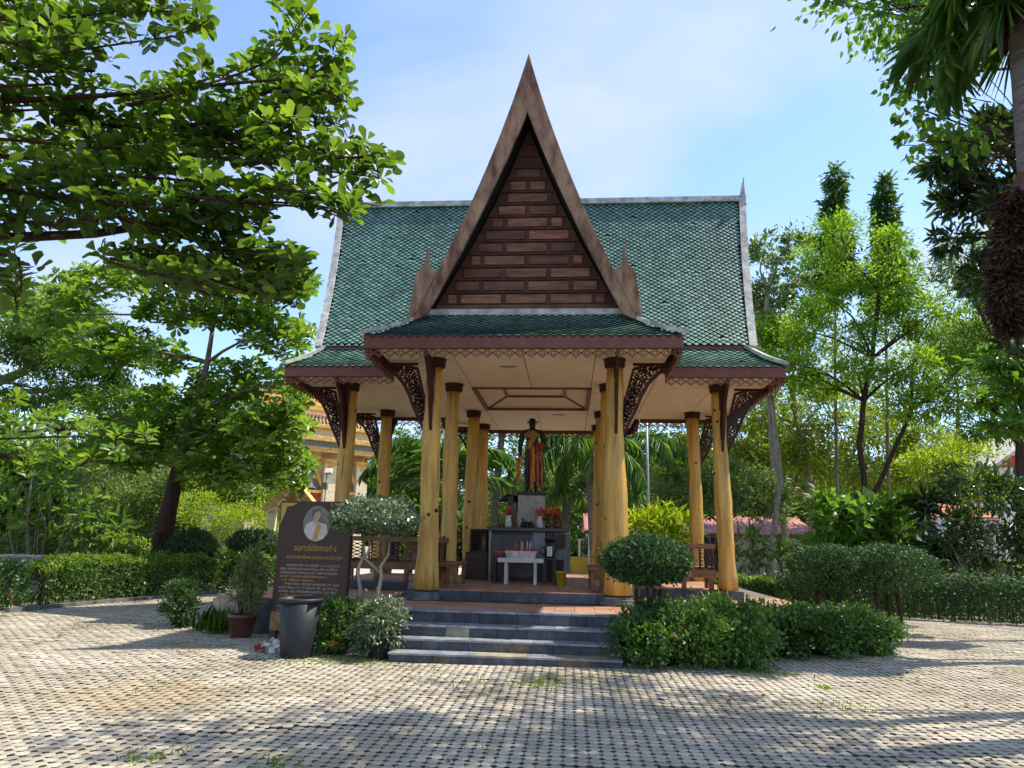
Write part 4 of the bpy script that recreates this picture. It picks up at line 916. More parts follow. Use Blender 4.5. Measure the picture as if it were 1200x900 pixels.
flat('portrait_coat', [(OC-.215, OZ-.125), (OC-.19, OZ-.02), (OC-.08, OZ+.045), (OC-.02, OZ+.06), (OC+.05, OZ+.02), (OC+.17, OZ-.01), (OC+.205, OZ-.14), (OC+.13, OZ-.235), (OC, OZ-.275), (OC-.13, OZ-.235)], .0022, M['pwhite'])
flat('portrait_neck', [(OC-.055, OZ+.10), (OC+.02, OZ+.08), (OC+.03, OZ+.02), (OC-.02, OZ-.0), (OC-.07, OZ+.03)], .0044, M['pskin'])
flat('portrait_face', [(OC-.06, OZ+.10), (OC-.055, OZ+.19), (OC-.01, OZ+.215), (OC+.045, OZ+.20), (OC+.055, OZ+.165), (OC+.075, OZ+.135), (OC+.055, OZ+.125), (OC+.055, OZ+.085), (OC+.02, OZ+.065), (OC-.03, OZ+.075)], .0066, M['pskin'])
flat('portrait_hair', [(OC-.09, OZ+.11), (OC-.095, OZ+.19), (OC-.05, OZ+.235), (OC+.02, OZ+.235), (OC+.05, OZ+.205), (OC-.0, OZ+.20), (OC-.045, OZ+.17), (OC-.055, OZ+.12)], .0088, M['phair'])
flat('portrait_sash', [(OC+.02, OZ+.01), (OC+.09, OZ-.02), (OC+.05, OZ-.12), (OC+.02, OZ-.262), (OC-.06, OZ-.255), (OC-.03, OZ-.13)], .0044, M['gold'])
def txt(body, u, z, size, m, width):
    """lettering as a mesh standing 1 mm proud of the board"""
    cu = bpy.data.curves.new('lettering', 'FONT'); cu.body = body; cu.size = size; cu.align_x = 'CENTER'; cu.extrude = .001; cu.resolution_u = 2
    t = bpy.data.objects.new('text_source', cu); COL.objects.link(t); bpy.context.view_layer.update()
    me = bpy.data.meshes.new_from_object(t.evaluated_get(bpy.context.evaluated_depsgraph_get())); bpy.data.objects.remove(t); me.name = 'lettering'
    co = np.empty(len(me.vertices)*3, np.float32); me.vertices.foreach_get('co', co); co = co.reshape(-1, 3); ww = co[:,0].max()-co[:,0].min(); k = width/ww
    w = Vector(Pt(u, z, .003)); Yv = Vector((0, 0, 1))
    me.transform(Matrix(((d.x*k, Yv.x, nrm_.x, w.x), (d.y*k, Yv.y, nrm_.y, w.y), (0, Yv.z, nrm_.z, w.z), (0, 0, 0, 1)))); me.materials.clear()
    return link('lettering', me, sb, m)
UC = BW*.54
txt('อนุสาวรีย์รัชกาลที่ ๕', UC, BT-.79, .125, M['gold'], .74)
txt('พระบาทสมเด็จพระจุลจอมเกล้าเจ้าอยู่หัว', UC, BT-.915, .075, M['gold'], .98)
# fourteen lines of print too small to read in the photograph: rows of tiny strokes
for i in range(14):
    u0 = .10+(.10 if i in (0, 5, 9) else .04 if i in (4, 8) else 0); w = .55 if i in (4, 8) else .82 if i == 3 else 1.0-(.08 if i in (0, 5, 9) else 0)
    z0 = BT-1.035-i*.058; mb = MB(); u = u0
    while u < u0+w:
        h = random.uniform(.020, .030); wd = random.uniform(.006, .012)
        q = lambda a_, b_3, c_, e_: mb.prism([(a_, b_3), (c_, b_3), (c_, e_), (a_, e_)], tuple(Pt(0, 0, .0)), tuple(d), (0, 0, 1), tuple(nrm_*.002))
        q(u, z0, u+.005, z0+h)
        if random.random() < .7: q(u+.005, z0+h-.006, u+.005+wd, z0+h)
        if random.random() < .5: q(u+.005, z0, u+.004+wd, z0+.006)
        if random.random() < .25: q(u, z0+h+.005, u+.014, z0+h+.010)
        u += .009+wd+(.022 if random.random() < .10 else 0)
    mb.build('small_print', M['whiteprint'] if i not in (3, 4, 8) else M['gold'], sb, kind='stuff')
# corner ornaments in gold
flat('corner_ornament', [(.02, BT-.03), (.30, BT-.03), (.24, BT-.07), (.12, BT-.09), (.09, BT-.20), (.05, BT-.30), (.02, BT-.38)], .0, M['gold']); flat('corner_ornament', [(BW-.02, BT-.03), (BW-.30, BT-.03), (BW-.24, BT-.07), (BW-.12, BT-.09), (BW-.09, BT-.20), (BW-.05, BT-.30), (BW-.02, BT-.38)], .0, M['gold'])

p = at(349, 766, -6.35); bx_, by_ = p[0], -6.4
bn = empty('litter_bin', (bx_, by_, 0), 'tall grey plastic bin standing on the pavers in front of the board', 'bin')
MB().lathe((bx_, by_, 0), [(.205, 0), (.212, .01), (.285, .74), (.275, .74), (.20, .03)], 28).build('bin_body', M['binmat'], bn, True); MB().lathe((bx_, by_, .715), [(.288, 0), (.305, .004), (.305, .035), (.297, .05), (.278, .05), (.276, .02)], 28).build('rim', M['binmat'], bn, True)
for s in (-1, 1): MB().box(bx_+s*.30-.03, bx_+s*.30+.03, by_-.06, by_+.06, .66, .70).build('handle', M['binmat'], bn, bevel=.008)
p = at(318, 764, -6.1)
lb_ = empty('plastic_bag', (p[0], -6.15, 0), 'crumpled white and red plastic bag lying on the ground left of the bin', 'litter')
P = rdir(60)*np.array([.12, .08, .06])+np.array([p[0], -6.15, .06]); P[:,2] = np.maximum(P[:,2], .006); leaves('crumpled_film', P, rdir(60), rdir(60), .10, .09, T_KITE, M['white'], lb_)
P = rdir(14)*np.array([.06, .05, .03])+np.array([p[0]-.12, -6.2, .035]); leaves('red_film', P, rdir(14), rdir(14), .08, .06, T_KITE, M['redcloth'], lb_)

# ================================================================ VEGETATION BUILDERS
def hedge(name, label, pts, width, height, n, lm, leaf, top=None, cat='hedge', group=None, wob=.07):
    pts = [np.array(p, float) for p in pts]; seg = [np.linalg.norm(pts[i+1]-pts[i]) for i in range(len(pts)-1)]; cum = np.concatenate([[0], np.cumsum(seg)]); Ltot = cum[-1]
    root = empty(name, (*((pts[0]+pts[-1])/2), 0), label, cat, group)
    def at_s(s): return np.stack([np.interp(s, cum, [p[0] for p in pts]), np.interp(s, cum, [p[1] for p in pts])], -1)
    def frame(s):
        a, b = at_s(np.maximum(s-.05, 0)), at_s(np.minimum(s+.05, Ltot)); d = unit(b-a); return at_s(s), d, np.stack([-d[:,1], d[:,0]], -1)
    def fill(nn, lmm, only_top=False):
        s = rng.uniform(0, Ltot, nn); a = rng.uniform(0, math.pi, nn) if not only_top else rng.uniform(.7, math.pi-.7, nn)
        ca, sa = np.cos(a), np.sin(a); e = 2/5.; sq = np.sign(ca)*np.abs(ca)**e; sz_ = np.abs(sa)**e
        side = (rng.uniform(size=nn) < .5) & (not only_top); zs = rng.uniform(0, .9, nn); sq = np.where(side, np.where(rng.uniform(size=nn) < .5, 1, -1)*rng.uniform(.9, 1, nn), sq); sz_ = np.where(side, zs, sz_); ca = np.where(side, sq, ca); sa = np.where(side, .15, sa)
        bump = 1+wob*(np.sin(s*5.1+ca*3)+np.sin(s*2.3+sa*4+1.3)+np.sin(s*9.7+a*2))*.6
        dep = np.where(rng.uniform(size=nn) < .06, 1+rng.uniform(.04, .2, nn), 1-np.abs(rng.normal(0, .10, nn))) if not only_top else 1+rng.uniform(-.02, .06, nn)
        c, d, nr = frame(s); x = sq*width/2*bump*dep; z = .02+sz_*height*np.where(bump > 1, 1+(bump-1)*.8, bump)*dep
        endf = np.clip(np.minimum(s, Ltot-s)/(width*.35), 0, 1)**.5; x *= .6+.4*endf; z *= .82+.18*endf
        P = np.c_[c+nr*x[:,None], z]; out = unit(np.c_[nr*(ca)[:,None], sa])
        D = unit(out*.55+rdir(nn)*.9+np.array([0, 0, .35])); Nn = unit(out+rdir(nn)*.6); sc = rng.uniform(.6, 1.25, nn)
        return P, D, Nn, sc
    P, D, Nn, sc = fill(n, lm); leaves('foliage', P, D, Nn, leaf[0]*sc, leaf[1]*sc, T_KITE, lm, root)
    if top is not None: P, D, Nn, sc = fill(int(n*.40), top, True); leaves('sunlit_leaves', P, D, Nn, leaf[0]*sc, leaf[1]*sc, T_KITE, top, root)  # top layer of leaves coloured as if lit by the sun
    tw = MB()
    for s in np.arange(.1, Ltot, .16):
        c, d, nr = frame(np.array([s])); c, nr = c[0], nr[0]
        for _ in range(5):
            o = random.uniform(-.3, .3)*width; e = random.uniform(-.44, .44)*width; tw.tube([(c[0]+nr[0]*o, c[1]+nr[1]*o, 0), (c[0]+nr[0]*(o+e)/2, c[1]+nr[1]*(o+e)/2, height*.5), (c[0]+nr[0]*e+random.uniform(-.1,.1), c[1]+nr[1]*e, height*random.uniform(.75, .95))], [.014, .01, .004], 4)
    o = tw.build('twigs', M['bark'], root); o['kind'] = 'stuff'
    return root
def dome(name, label, c, r, n, lm, leaf, stems, low=.5, cat='topiary', group=None, sm='bark', T=T_KITE, hollow=True):
    """clipped dome of leaves on bare stems; c = centre of the dome, r = radii, low = depth of the underside"""
    root = empty(name, (c[0], c[1], 0), label, cat, group); c = np.array(c); r = np.array(r)
    v = rdir(n); k = rng.uniform(0, 1, n); q = 1-np.abs(rng.normal(0, .09, n)); q = np.where(k < .3, rng.uniform(.45, .95, n), q)
    q = np.where(rng.uniform(size=n) < .05, rng.uniform(1.02, 1.14, n), q)
    bump = 1+.045*(np.sin(v[:,0]*7+c[0])+np.sin(v[:,2]*8+1)+np.sin(v[:,1]*6+v[:,0]*4))+.012*rng.normal(size=n)
    p = v*(q*bump)[:,None]; p[:,2] = np.where(p[:,2] < 0, p[:,2]*low, p[:,2])
    P = c+p*r; D = unit(v*.6+rdir(n)*.8+np.array([0, 0, .3])); Nn = unit(v+rdir(n)*.55); s = rng.uniform(.6, 1.25, n)
    leaves('foliage', P, D, Nn, leaf[0]*s, leaf[1]*s, T, lm, root)
    for path, rad in stems: MB().tube(path, rad, 8).build('stem', M[sm], root, True)
    tw = MB()
    for _ in range(46):
        e = c+np.array([1, 1, .8])*rdir(1)[0]*r*.8; b = c+np.array([random.uniform(-.3, .3)*r[0], random.uniform(-.3, .3)*r[1], -r[2]*low*.6]); tw.tube(limb_path(b, e, .12, 4), [.012, .009, .006, .003], 4)
    o = tw.build('twigs', M[sm], root); o['kind'] = 'stuff'
    return root
def shrub(name, label, cat, base, blobs, n, leaf, lm, sm='bark', group=None, T=T_KITE, up=.5, sub=26, sig=.2, stems=7, flowers=None, droop=0.):
    root = empty(name, base, label, cat, group)
    P, D = cloud(blobs, n, sub, sig); P[:,2] = np.maximum(P[:,2], base[2]+.02); k = len(P)
    D = unit(D+rng.normal(size=(k, 3))*.45+np.array([0, 0, .3-droop])); Nn = unit(D*.4+rng.normal(size=(k, 3))*.7+np.array([0, -.2, up*1.6])); s = rng.uniform(.6, 1.3, k)
    leaves('foliage', P, D, Nn, leaf[0]*s, leaf[1]*s, T, lm, root)
    tw = MB()
    for c, r in blobs:
        for _ in range(stems):
            e = np.array(c)+rdir(1)[0]*np.array(r)*.8; e[2] = max(e[2], base[2]+.1); g = np.array([c[0]*.55+base[0]*.45+random.uniform(-.2, .2)*r[0], c[1]*.55+base[1]*.45, base[2]])
            tw.tube(limb_path(g, e, .12, 4), [.018, .014, .009, .004], 5)
    tw.build('stems', M[sm], root, True)
    if flowers:
        nf_, fm_, r_ = flowers; idx = rng.choice(len(P), nf_)
        for i in idx:
            q = P[i]+np.array([0, -.05, .03]); m_ = 22; leaves('flower', q+rdir(m_)*r_*.6, rdir(m_), rdir(m_), r_*.8, r_*.5, T_KITE, M[fm_], root)
    return root
def frond(parent, base, az, el, Ln, droop, ll, n, lm, wd=.027, hang=.35, twist=0.):
    base = np.array(base, float); h = np.array([math.cos(az), math.sin(az), 0]); t = np.linspace(0, 1, 18)
    ang = el-droop*t**1.4; dl = Ln/17; P = base+np.concatenate([np.zeros((1, 3)), np.cumsum(np.stack([np.cos(ang)[:-1, None]*h+np.sin(ang)[:-1, None]*np.array([0, 0, 1])], 0)[0]*dl, 0)])
    s = np.repeat(np.linspace(.14, 1, n), 2)*17; i = np.minimum(s.astype(int), 16); f = (s-i)[:, None]; pp = P[i]*(1-f)+P[i+1]*f; tg = unit(P[i+1]-P[i])
    side = np.cross(tg, np.array([0, 0, 1.])); side = unit(side)*np.tile([1, -1], n)[:, None]; u = s/17
    D = unit(side*(1-.35*u)[:, None]+tg*(.45+.6*u)[:, None]+np.array([0, 0, -hang])+rng.normal(size=(2*n, 3))*.07); up = np.cross(tg, side)*np.tile([1, -1], n)[:, None]
    lens = ll*(np.sin(np.pi*(.12+.80*u))**.6)*rng.uniform(.9, 1.08, 2*n)
    V, F = leaf_arrays(pp, D, up*-1+rng.normal(size=(2*n, 3))*.15, lens, wd, T_LONG)
    mb = MB(); mb.tube([tuple(p) for p in P[::2]], list(np.linspace(.024, .006, 9)), 5)
    tri = [];
    for q in mb.f:
        for k in range(1, len(q)-1): tri.append((q[0], q[k], q[k+1]))
    V2 = np.concatenate([V, np.array(mb.v)]); F2 = np.concatenate([F, np.array(tri)+len(V)])
    return link('frond', tri_mesh('frond', V2, F2), parent, lm)
def palm(name, label, base, top, fronds, r=.14, group=None, lm='palm', tm='palmtrunk', **kw):
    root = empty(name, base, label, 'palm tree', group); path = limb_path(base, top, .03, 8); MB().tube(path, [r*(1.3 if i == 0 else 1)*(1-.25*i/7) for i in range(8)], 10).build('trunk', M[tm], root, True)
    for (az, el, Ln, dr, ll, n) in fronds: frond(root, top, az, el, Ln, dr, ll, n, M[lm], **kw)
    return root
def ring_fronds(k, Ln, el0, el1, dr, ll, n=34, a0=0.): return [(a0+2*math.pi*i/k+random.uniform(-.2, .2), random.uniform(el0, el1), Ln*random.uniform(.85, 1.1), dr*random.uniform(.8, 1.2), ll, n) for i in range(k)]

# ================================================================ BORDERS NEAR THE PAVILION
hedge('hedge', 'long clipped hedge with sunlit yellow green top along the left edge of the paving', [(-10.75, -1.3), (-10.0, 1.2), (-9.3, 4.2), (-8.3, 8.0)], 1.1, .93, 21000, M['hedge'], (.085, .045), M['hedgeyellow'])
h_ = hedge('hedge', 'darker green hedge end with a red flower at the left edge of the photo', [(-12.6, -4.2), (-11.3, -2.9), (-10.85, -1.7)], 1.25, 1.0, 9000, M['hedge'], (.085, .045), None)
for q in range(3):
    p_ = at((8, 12, 4)[q], (690, 699, 681)[q], -2.25); leaves('flower', p_+rdir(26)*.055, rdir(26), rdir(26), .07, .045, T_KITE, M['redflower'], h_)
lw = empty('low_wall', (-13, 0.5, 0), 'low grey concrete wall top showing behind the left hedge under the frangipani', 'wall'); MB().box(-19, -11.6, .3, .6, 0, .93).build('wall_body', M['concrete'], lw, bevel=.01)
MB().box(-19.05, -11.55, .25, .65, .931, .99).build('coping', M['concrete'], lw)
kb = MB(); kp = [(-10.25, -2.6), (-9.9, -1.2), (-9.3, 1.2), (-8.6, 4.2)]
for i in range(3):
    for q in range(5):
        a_, b_2 = Vector((*kp[i], .03)).lerp(Vector((*kp[i+1], .03)), q/5+.003), Vector((*kp[i], .03)).lerp(Vector((*kp[i+1], .03)), (q+1)/5-.003); kb.bar(a_, b_2, .14, .10)
kb = kb.build('kerb', M['basestone']); tag(kb, kind='structure')
for i, (px, py, Y, rx, rz, lab) in enumerate(((226, 641, 3.2, .62, .46, 'round dark green clipped dome shrub nearest the big tree trunk on the left'), (300, 637, 6.0, .92, .42, 'wide dark green dome shrub half hidden behind the information board'))):
    c = at(px, py, Y); dome('dome_shrub', lab, (c[0], c[1], c[2]), (rx, rx*.9, rz), 7000, M['domeleaf'], (.075, .042), [([(c[0]+u_, c[1], 0), (c[0]+u_*.3, c[1], c[2]*.55), (c[0]+u_*1.6, c[1], c[2]-.1)], [.035, .028, .022]) for u_ in (-.14, .02, .16)], .75)
# right side of the steps
c = at(757, 657, -5.75); c[2] = c[2]
dome('topiary_tree', 'round topped topiary with dark twisted stems right of the steps', (c[0], c[1], c[2]), (.60, .55, .33), 10500, M['domeleaf'], (.062, .036),
     [([(c[0]+a_, c[1]+.05, 0), (c[0]+a_*.6+.05*s_, c[1], .38), (c[0]+a_*.8-.05*s_, c[1]+.03, .68), (c[0]+a_*1.2, c[1], .98)], [.042, .036, .03, .022]) for a_, s_ in ((-.12, 1), (.0, -1), (.10, 1), (.16, -1))], 1.0)
shrub('hedge_shrub', 'dense dark green hedge clump at the right foot of the steps', 'hedge', (2.55, -5.75, 0), [((1.86, -6.15, .36), (.5, .45, .38)), ((2.5, -6.05, .42), (.55, .55, .44)), ((3.12, -5.85, .40), (.56, .52, .42)), ((2.3, -5.5, .5), (.6, .5, .3)), ((2.9, -5.4, .48), (.6, .5, .34))], 21000, (.068, .038), M['hedge'], flowers=(3, 'redflower', .045), sub=40, sig=.16)
shrub('hedge_shrub', 'long dark green hedge clump curving away to the right of the first clump', 'hedge', (5.0, -4.5, 0), [((3.95, -4.9, .34), (.5, .5, .36)), ((4.6, -4.6, .36), (.58, .5, .36)), ((5.25, -4.25, .36), (.56, .5, .36)), ((5.72, -3.98, .32), (.34, .42, .32)), ((4.4, -4.2, .36), (.6, .4, .3))], 19000, (.068, .038), M['hedge'], sub=40, sig=.16)
shrub('sapling', 'slender pale green weeds standing up from the hedge clump beside the right column', 'plant', (3.4, -5.0, 0), [((3.0, -5.0, .68), (.3, .2, .2)), ((3.6, -4.9, .66), (.4, .2, .18))], 130, (.14, .026), M['lime'], T=T_LONG)
hedge('hedge', 'tall shaded back hedge running off the right edge of the photo', [(6.3, 3.4), (8.7, 2.5), (11.2, 1.7), (15.5, .4)], 1.2, 1.0, 24000, M['domeleaf'], (.085, .046), None)
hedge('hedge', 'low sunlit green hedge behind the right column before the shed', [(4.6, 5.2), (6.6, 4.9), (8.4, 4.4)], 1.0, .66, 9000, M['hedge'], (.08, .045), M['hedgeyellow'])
for px, rx, lab in ((968, .85, 'left one of two joined dark domes of clipped shrub at the right'), (1036, 1.0, 'right one of two joined dark domes of clipped shrub, the wider one')):
    c = at(px, 660, .6); dome('dome_shrub', lab, (c[0], c[1], c[2]+.02), (rx, rx*.9, .36), 9000, M['domeleaf'], (.07, .04), [([(c[0]+u_, c[1], 0), (c[0]+u_*.8, c[1], c[2])], [.05, .04]) for u_ in (-.25, 0, .25)], 1.95)
# left of the steps
c = at(440, 609, -5.35)
def S3(*pts): return [tuple(at(px, py, Y)) for px, py, Y in pts]
dome('topiary_tree', 'umbrella topped topiary with pale leaves speckled with glints and bare white stems left of the steps', (c[0], c[1], c[2]-.02), (.70, .62, .34), 12000, M['glintleaf'], (.058, .034),
     [(S3((425, 752, -5.6), (424, 700, -5.6), (419, 668, -5.55), (427, 650, -5.5), (424, 625, -5.4)), [.034, .03, .026, .024, .018]), (S3((440, 752, -5.7), (442, 700, -5.65), (447, 676, -5.6), (446, 664, -5.6), (455, 650, -5.5), (457, 625, -5.4)), [.036, .03, .028, .026, .02, .016]), (S3((446, 672, -5.6), (436, 662, -5.6), (428, 655, -5.55), (434, 640, -5.5), (430, 622, -5.4)), [.022, .02, .018, .016, .012])], .55, sm='palebark')
c = at(447, 735, -6.25)
pt = empty('potted_shrub', (c[0], c[1], 0), 'round pale leaved shrub in a black pot beside the left end of the steps', 'potted plant')
MB().lathe((c[0], c[1], 0), [(.14, 0), (.15, .02), (.19, .26), (.205, .265), (.205, .30), (.185, .30), (.17, .24)], 22).build('pot', M['blackpot'], pt, True)
P, D = cloud([((c[0], c[1], .48), (.30, .28, .27)), ((c[0]-.22, c[1], .30), (.2, .2, .22))], 4200, 26, .2); leaves('foliage', P, unit(D+rdir(len(P))*.5), unit(D+rdir(len(P))*.7+np.array([0, 0, .5])), .06*rng.uniform(.7, 1.3, len(P)), .032, T_KITE, M['glintleaf'], pt)
tw = MB()
for _ in range(14): e = rdir(1)[0]*np.array([.22, .2, .2])+np.array([c[0], c[1], .5]); tw.tube(limb_path((c[0]+random.uniform(-.05,.05), c[1], .24), e, .1, 4), [.010, .008, .005, .003], 4)
tw.build('stems', M['bark'], pt)
c = at(390, 735, -6.1)
shrub('flowering_shrub', 'straggly shrub with orange red flowers between the bin and the white stems', 'shrub', (c[0], c[1], 0), [((c[0]-.08, c[1], .45), (.28, .25, .36)), ((c[0]+.2, c[1]+.1, .40), (.28, .25, .36)), ((c[0]+.02, c[1], .2), (.35, .25, .2))], 3600, (.062, .034), M['hedge'], stems=10, sub=34, sig=.14, flowers=(2, 'redflower', .05))
c = at(215, 700, -3.9)
shrub('shrub', 'small dark leafy shrub at the left corner of the slate sided deck', 'shrub', (c[0]-.1, -3.9, 0), [((c[0]-.05, -3.95, .33), (.28, .28, .33)), ((c[0]-.15, -3.8, .58), (.24, .26, .2))], 2800, (.07, .035), M['domeleaf'], stems=10)
c = at(252, 735, -4.5)
P = np.array([c[0], -4.5, .02])+rng.normal(size=(170, 3))*np.array([.14, .06, 0]); D = unit(rng.normal(size=(170, 3))*.25+np.array([0, 0, 1])); gr = empty('grass_clump', (c[0], -4.5, 0), 'clump of tall thin green blades against the dark slate side of the deck', 'grass clump')
leaves('blades', P, D, unit(rdir(170)+np.array([0, -1, 0])), rng.uniform(.18, .42, 170), .014, T_LONG, M['mid'], gr)
c = at(284, 725, -4.85)
pt = empty('potted_plant', (c[0], -4.85, 0), 'feathery plant in a reddish brown glazed pot before the dark deck side', 'potted plant')
MB().lathe((c[0], -4.85, 0), [(.15, 0), (.16, .02), (.215, .30), (.235, .305), (.235, .36), (.205, .36), (.19, .28)], 24).build('pot', M['glaze'], pt, True)
P, D = cloud([((c[0]+.03, -4.85, .85), (.22, .22, .36)), ((c[0]+.05, -4.8, 1.2), (.14, .14, .18)), ((c[0]+.14, -4.95, .58), (.16, .14, .12))], 1700, 30, .15); k = len(P)
leaves('foliage', P, unit(D+rdir(k)*.6+np.array([0, 0, .2])), rdir(k), rng.uniform(.07, .15, k), .014, T_LONG, M['fern'], pt)
tw = MB()
for _ in range(16): e = rdir(1)[0]*np.array([.2, .2, .45])+np.array([c[0]+.03, -4.85, 1.05]); tw.tube(limb_path((c[0]+random.uniform(-.04,.04), -4.85, .28), e, .06, 5), [.012, .01, .008, .005, .003], 4)
tw.build('stems', M['bark'], pt)
# grass tufts in the joints (nobody could count the blades)
GP = []; 
for (px, py, n, sp) in ((632, 803, 170, .16), (640, 796, 90, .2), (165, 888, 50, .1), (205, 880, 16, .15), (320, 897, 60, .12), (420, 775, 90, .22), (400, 772, 80, .22), (455, 778, 40, .3), (300, 745, 220, .5), (340, 775, 150, .3), (100, 733, 130, .5), (260, 758, 120, .6), (965, 806, 60, .05), (985, 828, 70, .16), (560, 800, 70, .3), (490, 790, 40, .4), (700, 800, 30, .3), (900, 790, 90, .3), (1080, 745, 70, .4), (530, 870, 40, .4), (230, 800, 60, .6)):
    d = _fw+_r2*(px-600)/FPX-_u2*(py-450)/FPX; q = CAM+d*(-1.6/d[2]); GP.append(np.array([q[0], q[1], -.012])+rng.normal(size=(n, 3))*np.array([sp, sp*.7, 0]))
GP = np.concatenate(GP); k = len(GP)
g = leaves('grass', GP, unit(rng.normal(size=(k, 3))*.6+np.array([0, 0, 1])), rdir(k), rng.uniform(.025, .075, k), .010, T_LONG, M['grass'], None); tag(g, kind='stuff')
# fallen leaves
fl = np.array([at(0, 0, 0)]*0).reshape(0, 3); k = 140; x = rng.uniform(-8, 7, k); y = rng.uniform(-11, -4, k); kk = ~((np.abs(x) < 2.6) & (y > -7)); x, y = x[kk], y[kk]; k = len(x)
leaf_mat = leafmat('dry leaf', (.10, .05, .02), (.16, .09, .03), (.22, .16, .04), .6, .1)
g = leaves('fallen_leaves', np.c_[x, y, np.full(k, .012)], unit(np.c_[rng.normal(size=(k, 2)), rng.uniform(-.1, .2, k)]), unit(rng.normal(size=(k, 3))*.3+np.array([0, 0, 1])), rng.uniform(.04, .09, k), .04, T_KITE, leaf_mat, None); tag(g, kind='stuff')

# ================================================================ TREES
def Bm(px, py, Y, rx, ry, dy=None):
    c = at(px, py, Y); k = (Y-CAM[1])/FPX*1.02; return (tuple(c), (rx*k, (dy or rx*.8)*k if dy is None else dy, ry*k))
def blobs(Y, *L_, jit=.8):
    return [Bm(px, py, Y+random.uniform(-jit, jit), rx, ry) for px, py, rx, ry in L_]
def gp(px, py, Y): p = at(px, py, Y); return (p[0], p[1], 0)
def rosettes(C, k, Ln, tilt=0.0):
    """leaf rosettes: centres C -> arrays for leaves()"""
    P, D, Nn, S_ = [], [], [], []
    for c in C:
        ax = unit(rng.normal(size=3)*.35+np.array([0, 0, 1.])); a = unit(np.cross(ax, rdir(1)[0])); b = np.cross(ax, a); m = rng.integers(k-2, k+3)
        for q in range(m):
            an = q*2.399+rng.uniform(-.25, .25); el = rng.uniform(-.25, .85)*(.7+.5*q/m)+tilt; h = a*math.cos(an)+b*math.sin(an)
            d_ = h*math.cos(el)+ax*math.sin(el); P.append(c+d_*.025+ax*.012*q-ax*.05); D.append(d_); Nn.append(ax*math.cos(el)-h*math.sin(el)+rng.normal(size=3)*.22); S_.append(Ln*rng.uniform(.72, 1.2)*(1.05-.25*q/m))
    return np.array(P), np.array(D), np.array(Nn), np.array(S_)
# --- near sea almond, its trunk left of the photograph
fa = empty('almond_tree', (-8.6, -9.6, 0), 'large leaved almond tree reaching in from the upper left corner, nearest the camera', 'tree')
LB_ = MB(); tk = [Vector((-8.6, -9.6, 0)), Vector((-8.5, -9.55, 1.6)), Vector((-8.35, -9.5, 3.4))]
MB().tube(tk, [.30, .24, .22], 12).build('trunk', M['bark'], fa, True)
LIMB = [[(-90, 235, -9.4), (0, 215, -9.2), (60, 197, -9.1), (150, 190, -9.0), (260, 178, -8.9), (360, 186, -8.9), (440, 184, -9)],
        [(-90, 290, -9.2), (0, 279, -9.0), (110, 274, -8.8), (230, 255, -8.7), (330, 228, -8.7), (425, 236, -8.8)],
        [(-120, 150, -9.5), (-20, 120, -9.4), (120, 112, -9.3), (270, 98, -9.2), (385, 88, -9.2)],
        [(-140, 60, -9.6), (0, 30, -9.7), (120, 25, -9.5)],
        [(110, 276, -8.8), (190, 300, -8.6), (270, 318, -8.5), (345, 318, -8.5)], [(-100, 320, -9.0), (0, 300, -8.9), (40, 310, -8.8)],
        [(60, 197, -9.1), (150, 150, -9.4), (240, 130, -9.6), (350, 140, -9.5)], [(-60, 60, -10.2), (10, 50, -10.3), (90, 45, -10.2)], [(110, 274, -8.8), (180, 240, -9.2), (260, 215, -9.3), (340, 205, -9.2)]]
for i, l in enumerate(LIMB[:4]):
    pts = [tk[-1]+Vector((.02*i, 0, .03*i))]+[Vector(tuple(at(*p))) for p in l]; n_ = len(pts)
    LB_.tube(pts, [(.085 if i < 2 else .05)*(1-.9*q/(n_-1))+.005 for q in range(n_)], 8)
FING = [[(-60,20),(60,20),(140,10),(230,10)], [(-60,60),(60,60),(130,50),(215,38),(245,20)], [(-60,100),(80,95),(140,104)], [(150,120),(215,105),(290,80),(330,62),(345,35),(362,12)],
        [(150,135),(240,125),(320,105),(380,80),(405,55)], [(330,105),(375,100),(412,120)], [(60,140),(180,150),(280,140),(360,132),(402,147)], [(0,160),(120,170),(240,165),(340,165),(410,182),(455,176)],
        [(240,180),(330,190),(400,200),(445,205)], [(60,200),(180,205),(280,215),(360,222),(442,238)], [(200,225),(290,235),(370,240),(412,250)], [(-30,215),(60,230),(150,240),(240,250),(310,262)],
        [(-30,250),(60,262),(108,258)], [(200,270),(270,290),(330,300),(356,320)], [(170,285),(230,310),(290,330),(345,345)], [(160,300),(200,330),(260,345)], [(-20,290),(25,300),(25,340)],
        [(-30,130),(50,125),(110,130)], [(-30,180),(60,185),(130,190)], [(110,78),(60,80),(-10,80)], [(90,150),(150,190),(220,195)], [(-30,322),(15,332),(20,362)], [(110,240),(170,265),(232,277)], [(250,150),(300,160),(350,155)],
        [(-30,0),(40,-5),(100,-10),(200,-15)], [(260,290),(310,318),(355,330)], [(60,30),(110,38),(160,30)], [(20,210),(100,215),(170,228)], [(130,300),(180,312),(240,325)], [(-30,40),(30,42),(90,30)]]
C = []
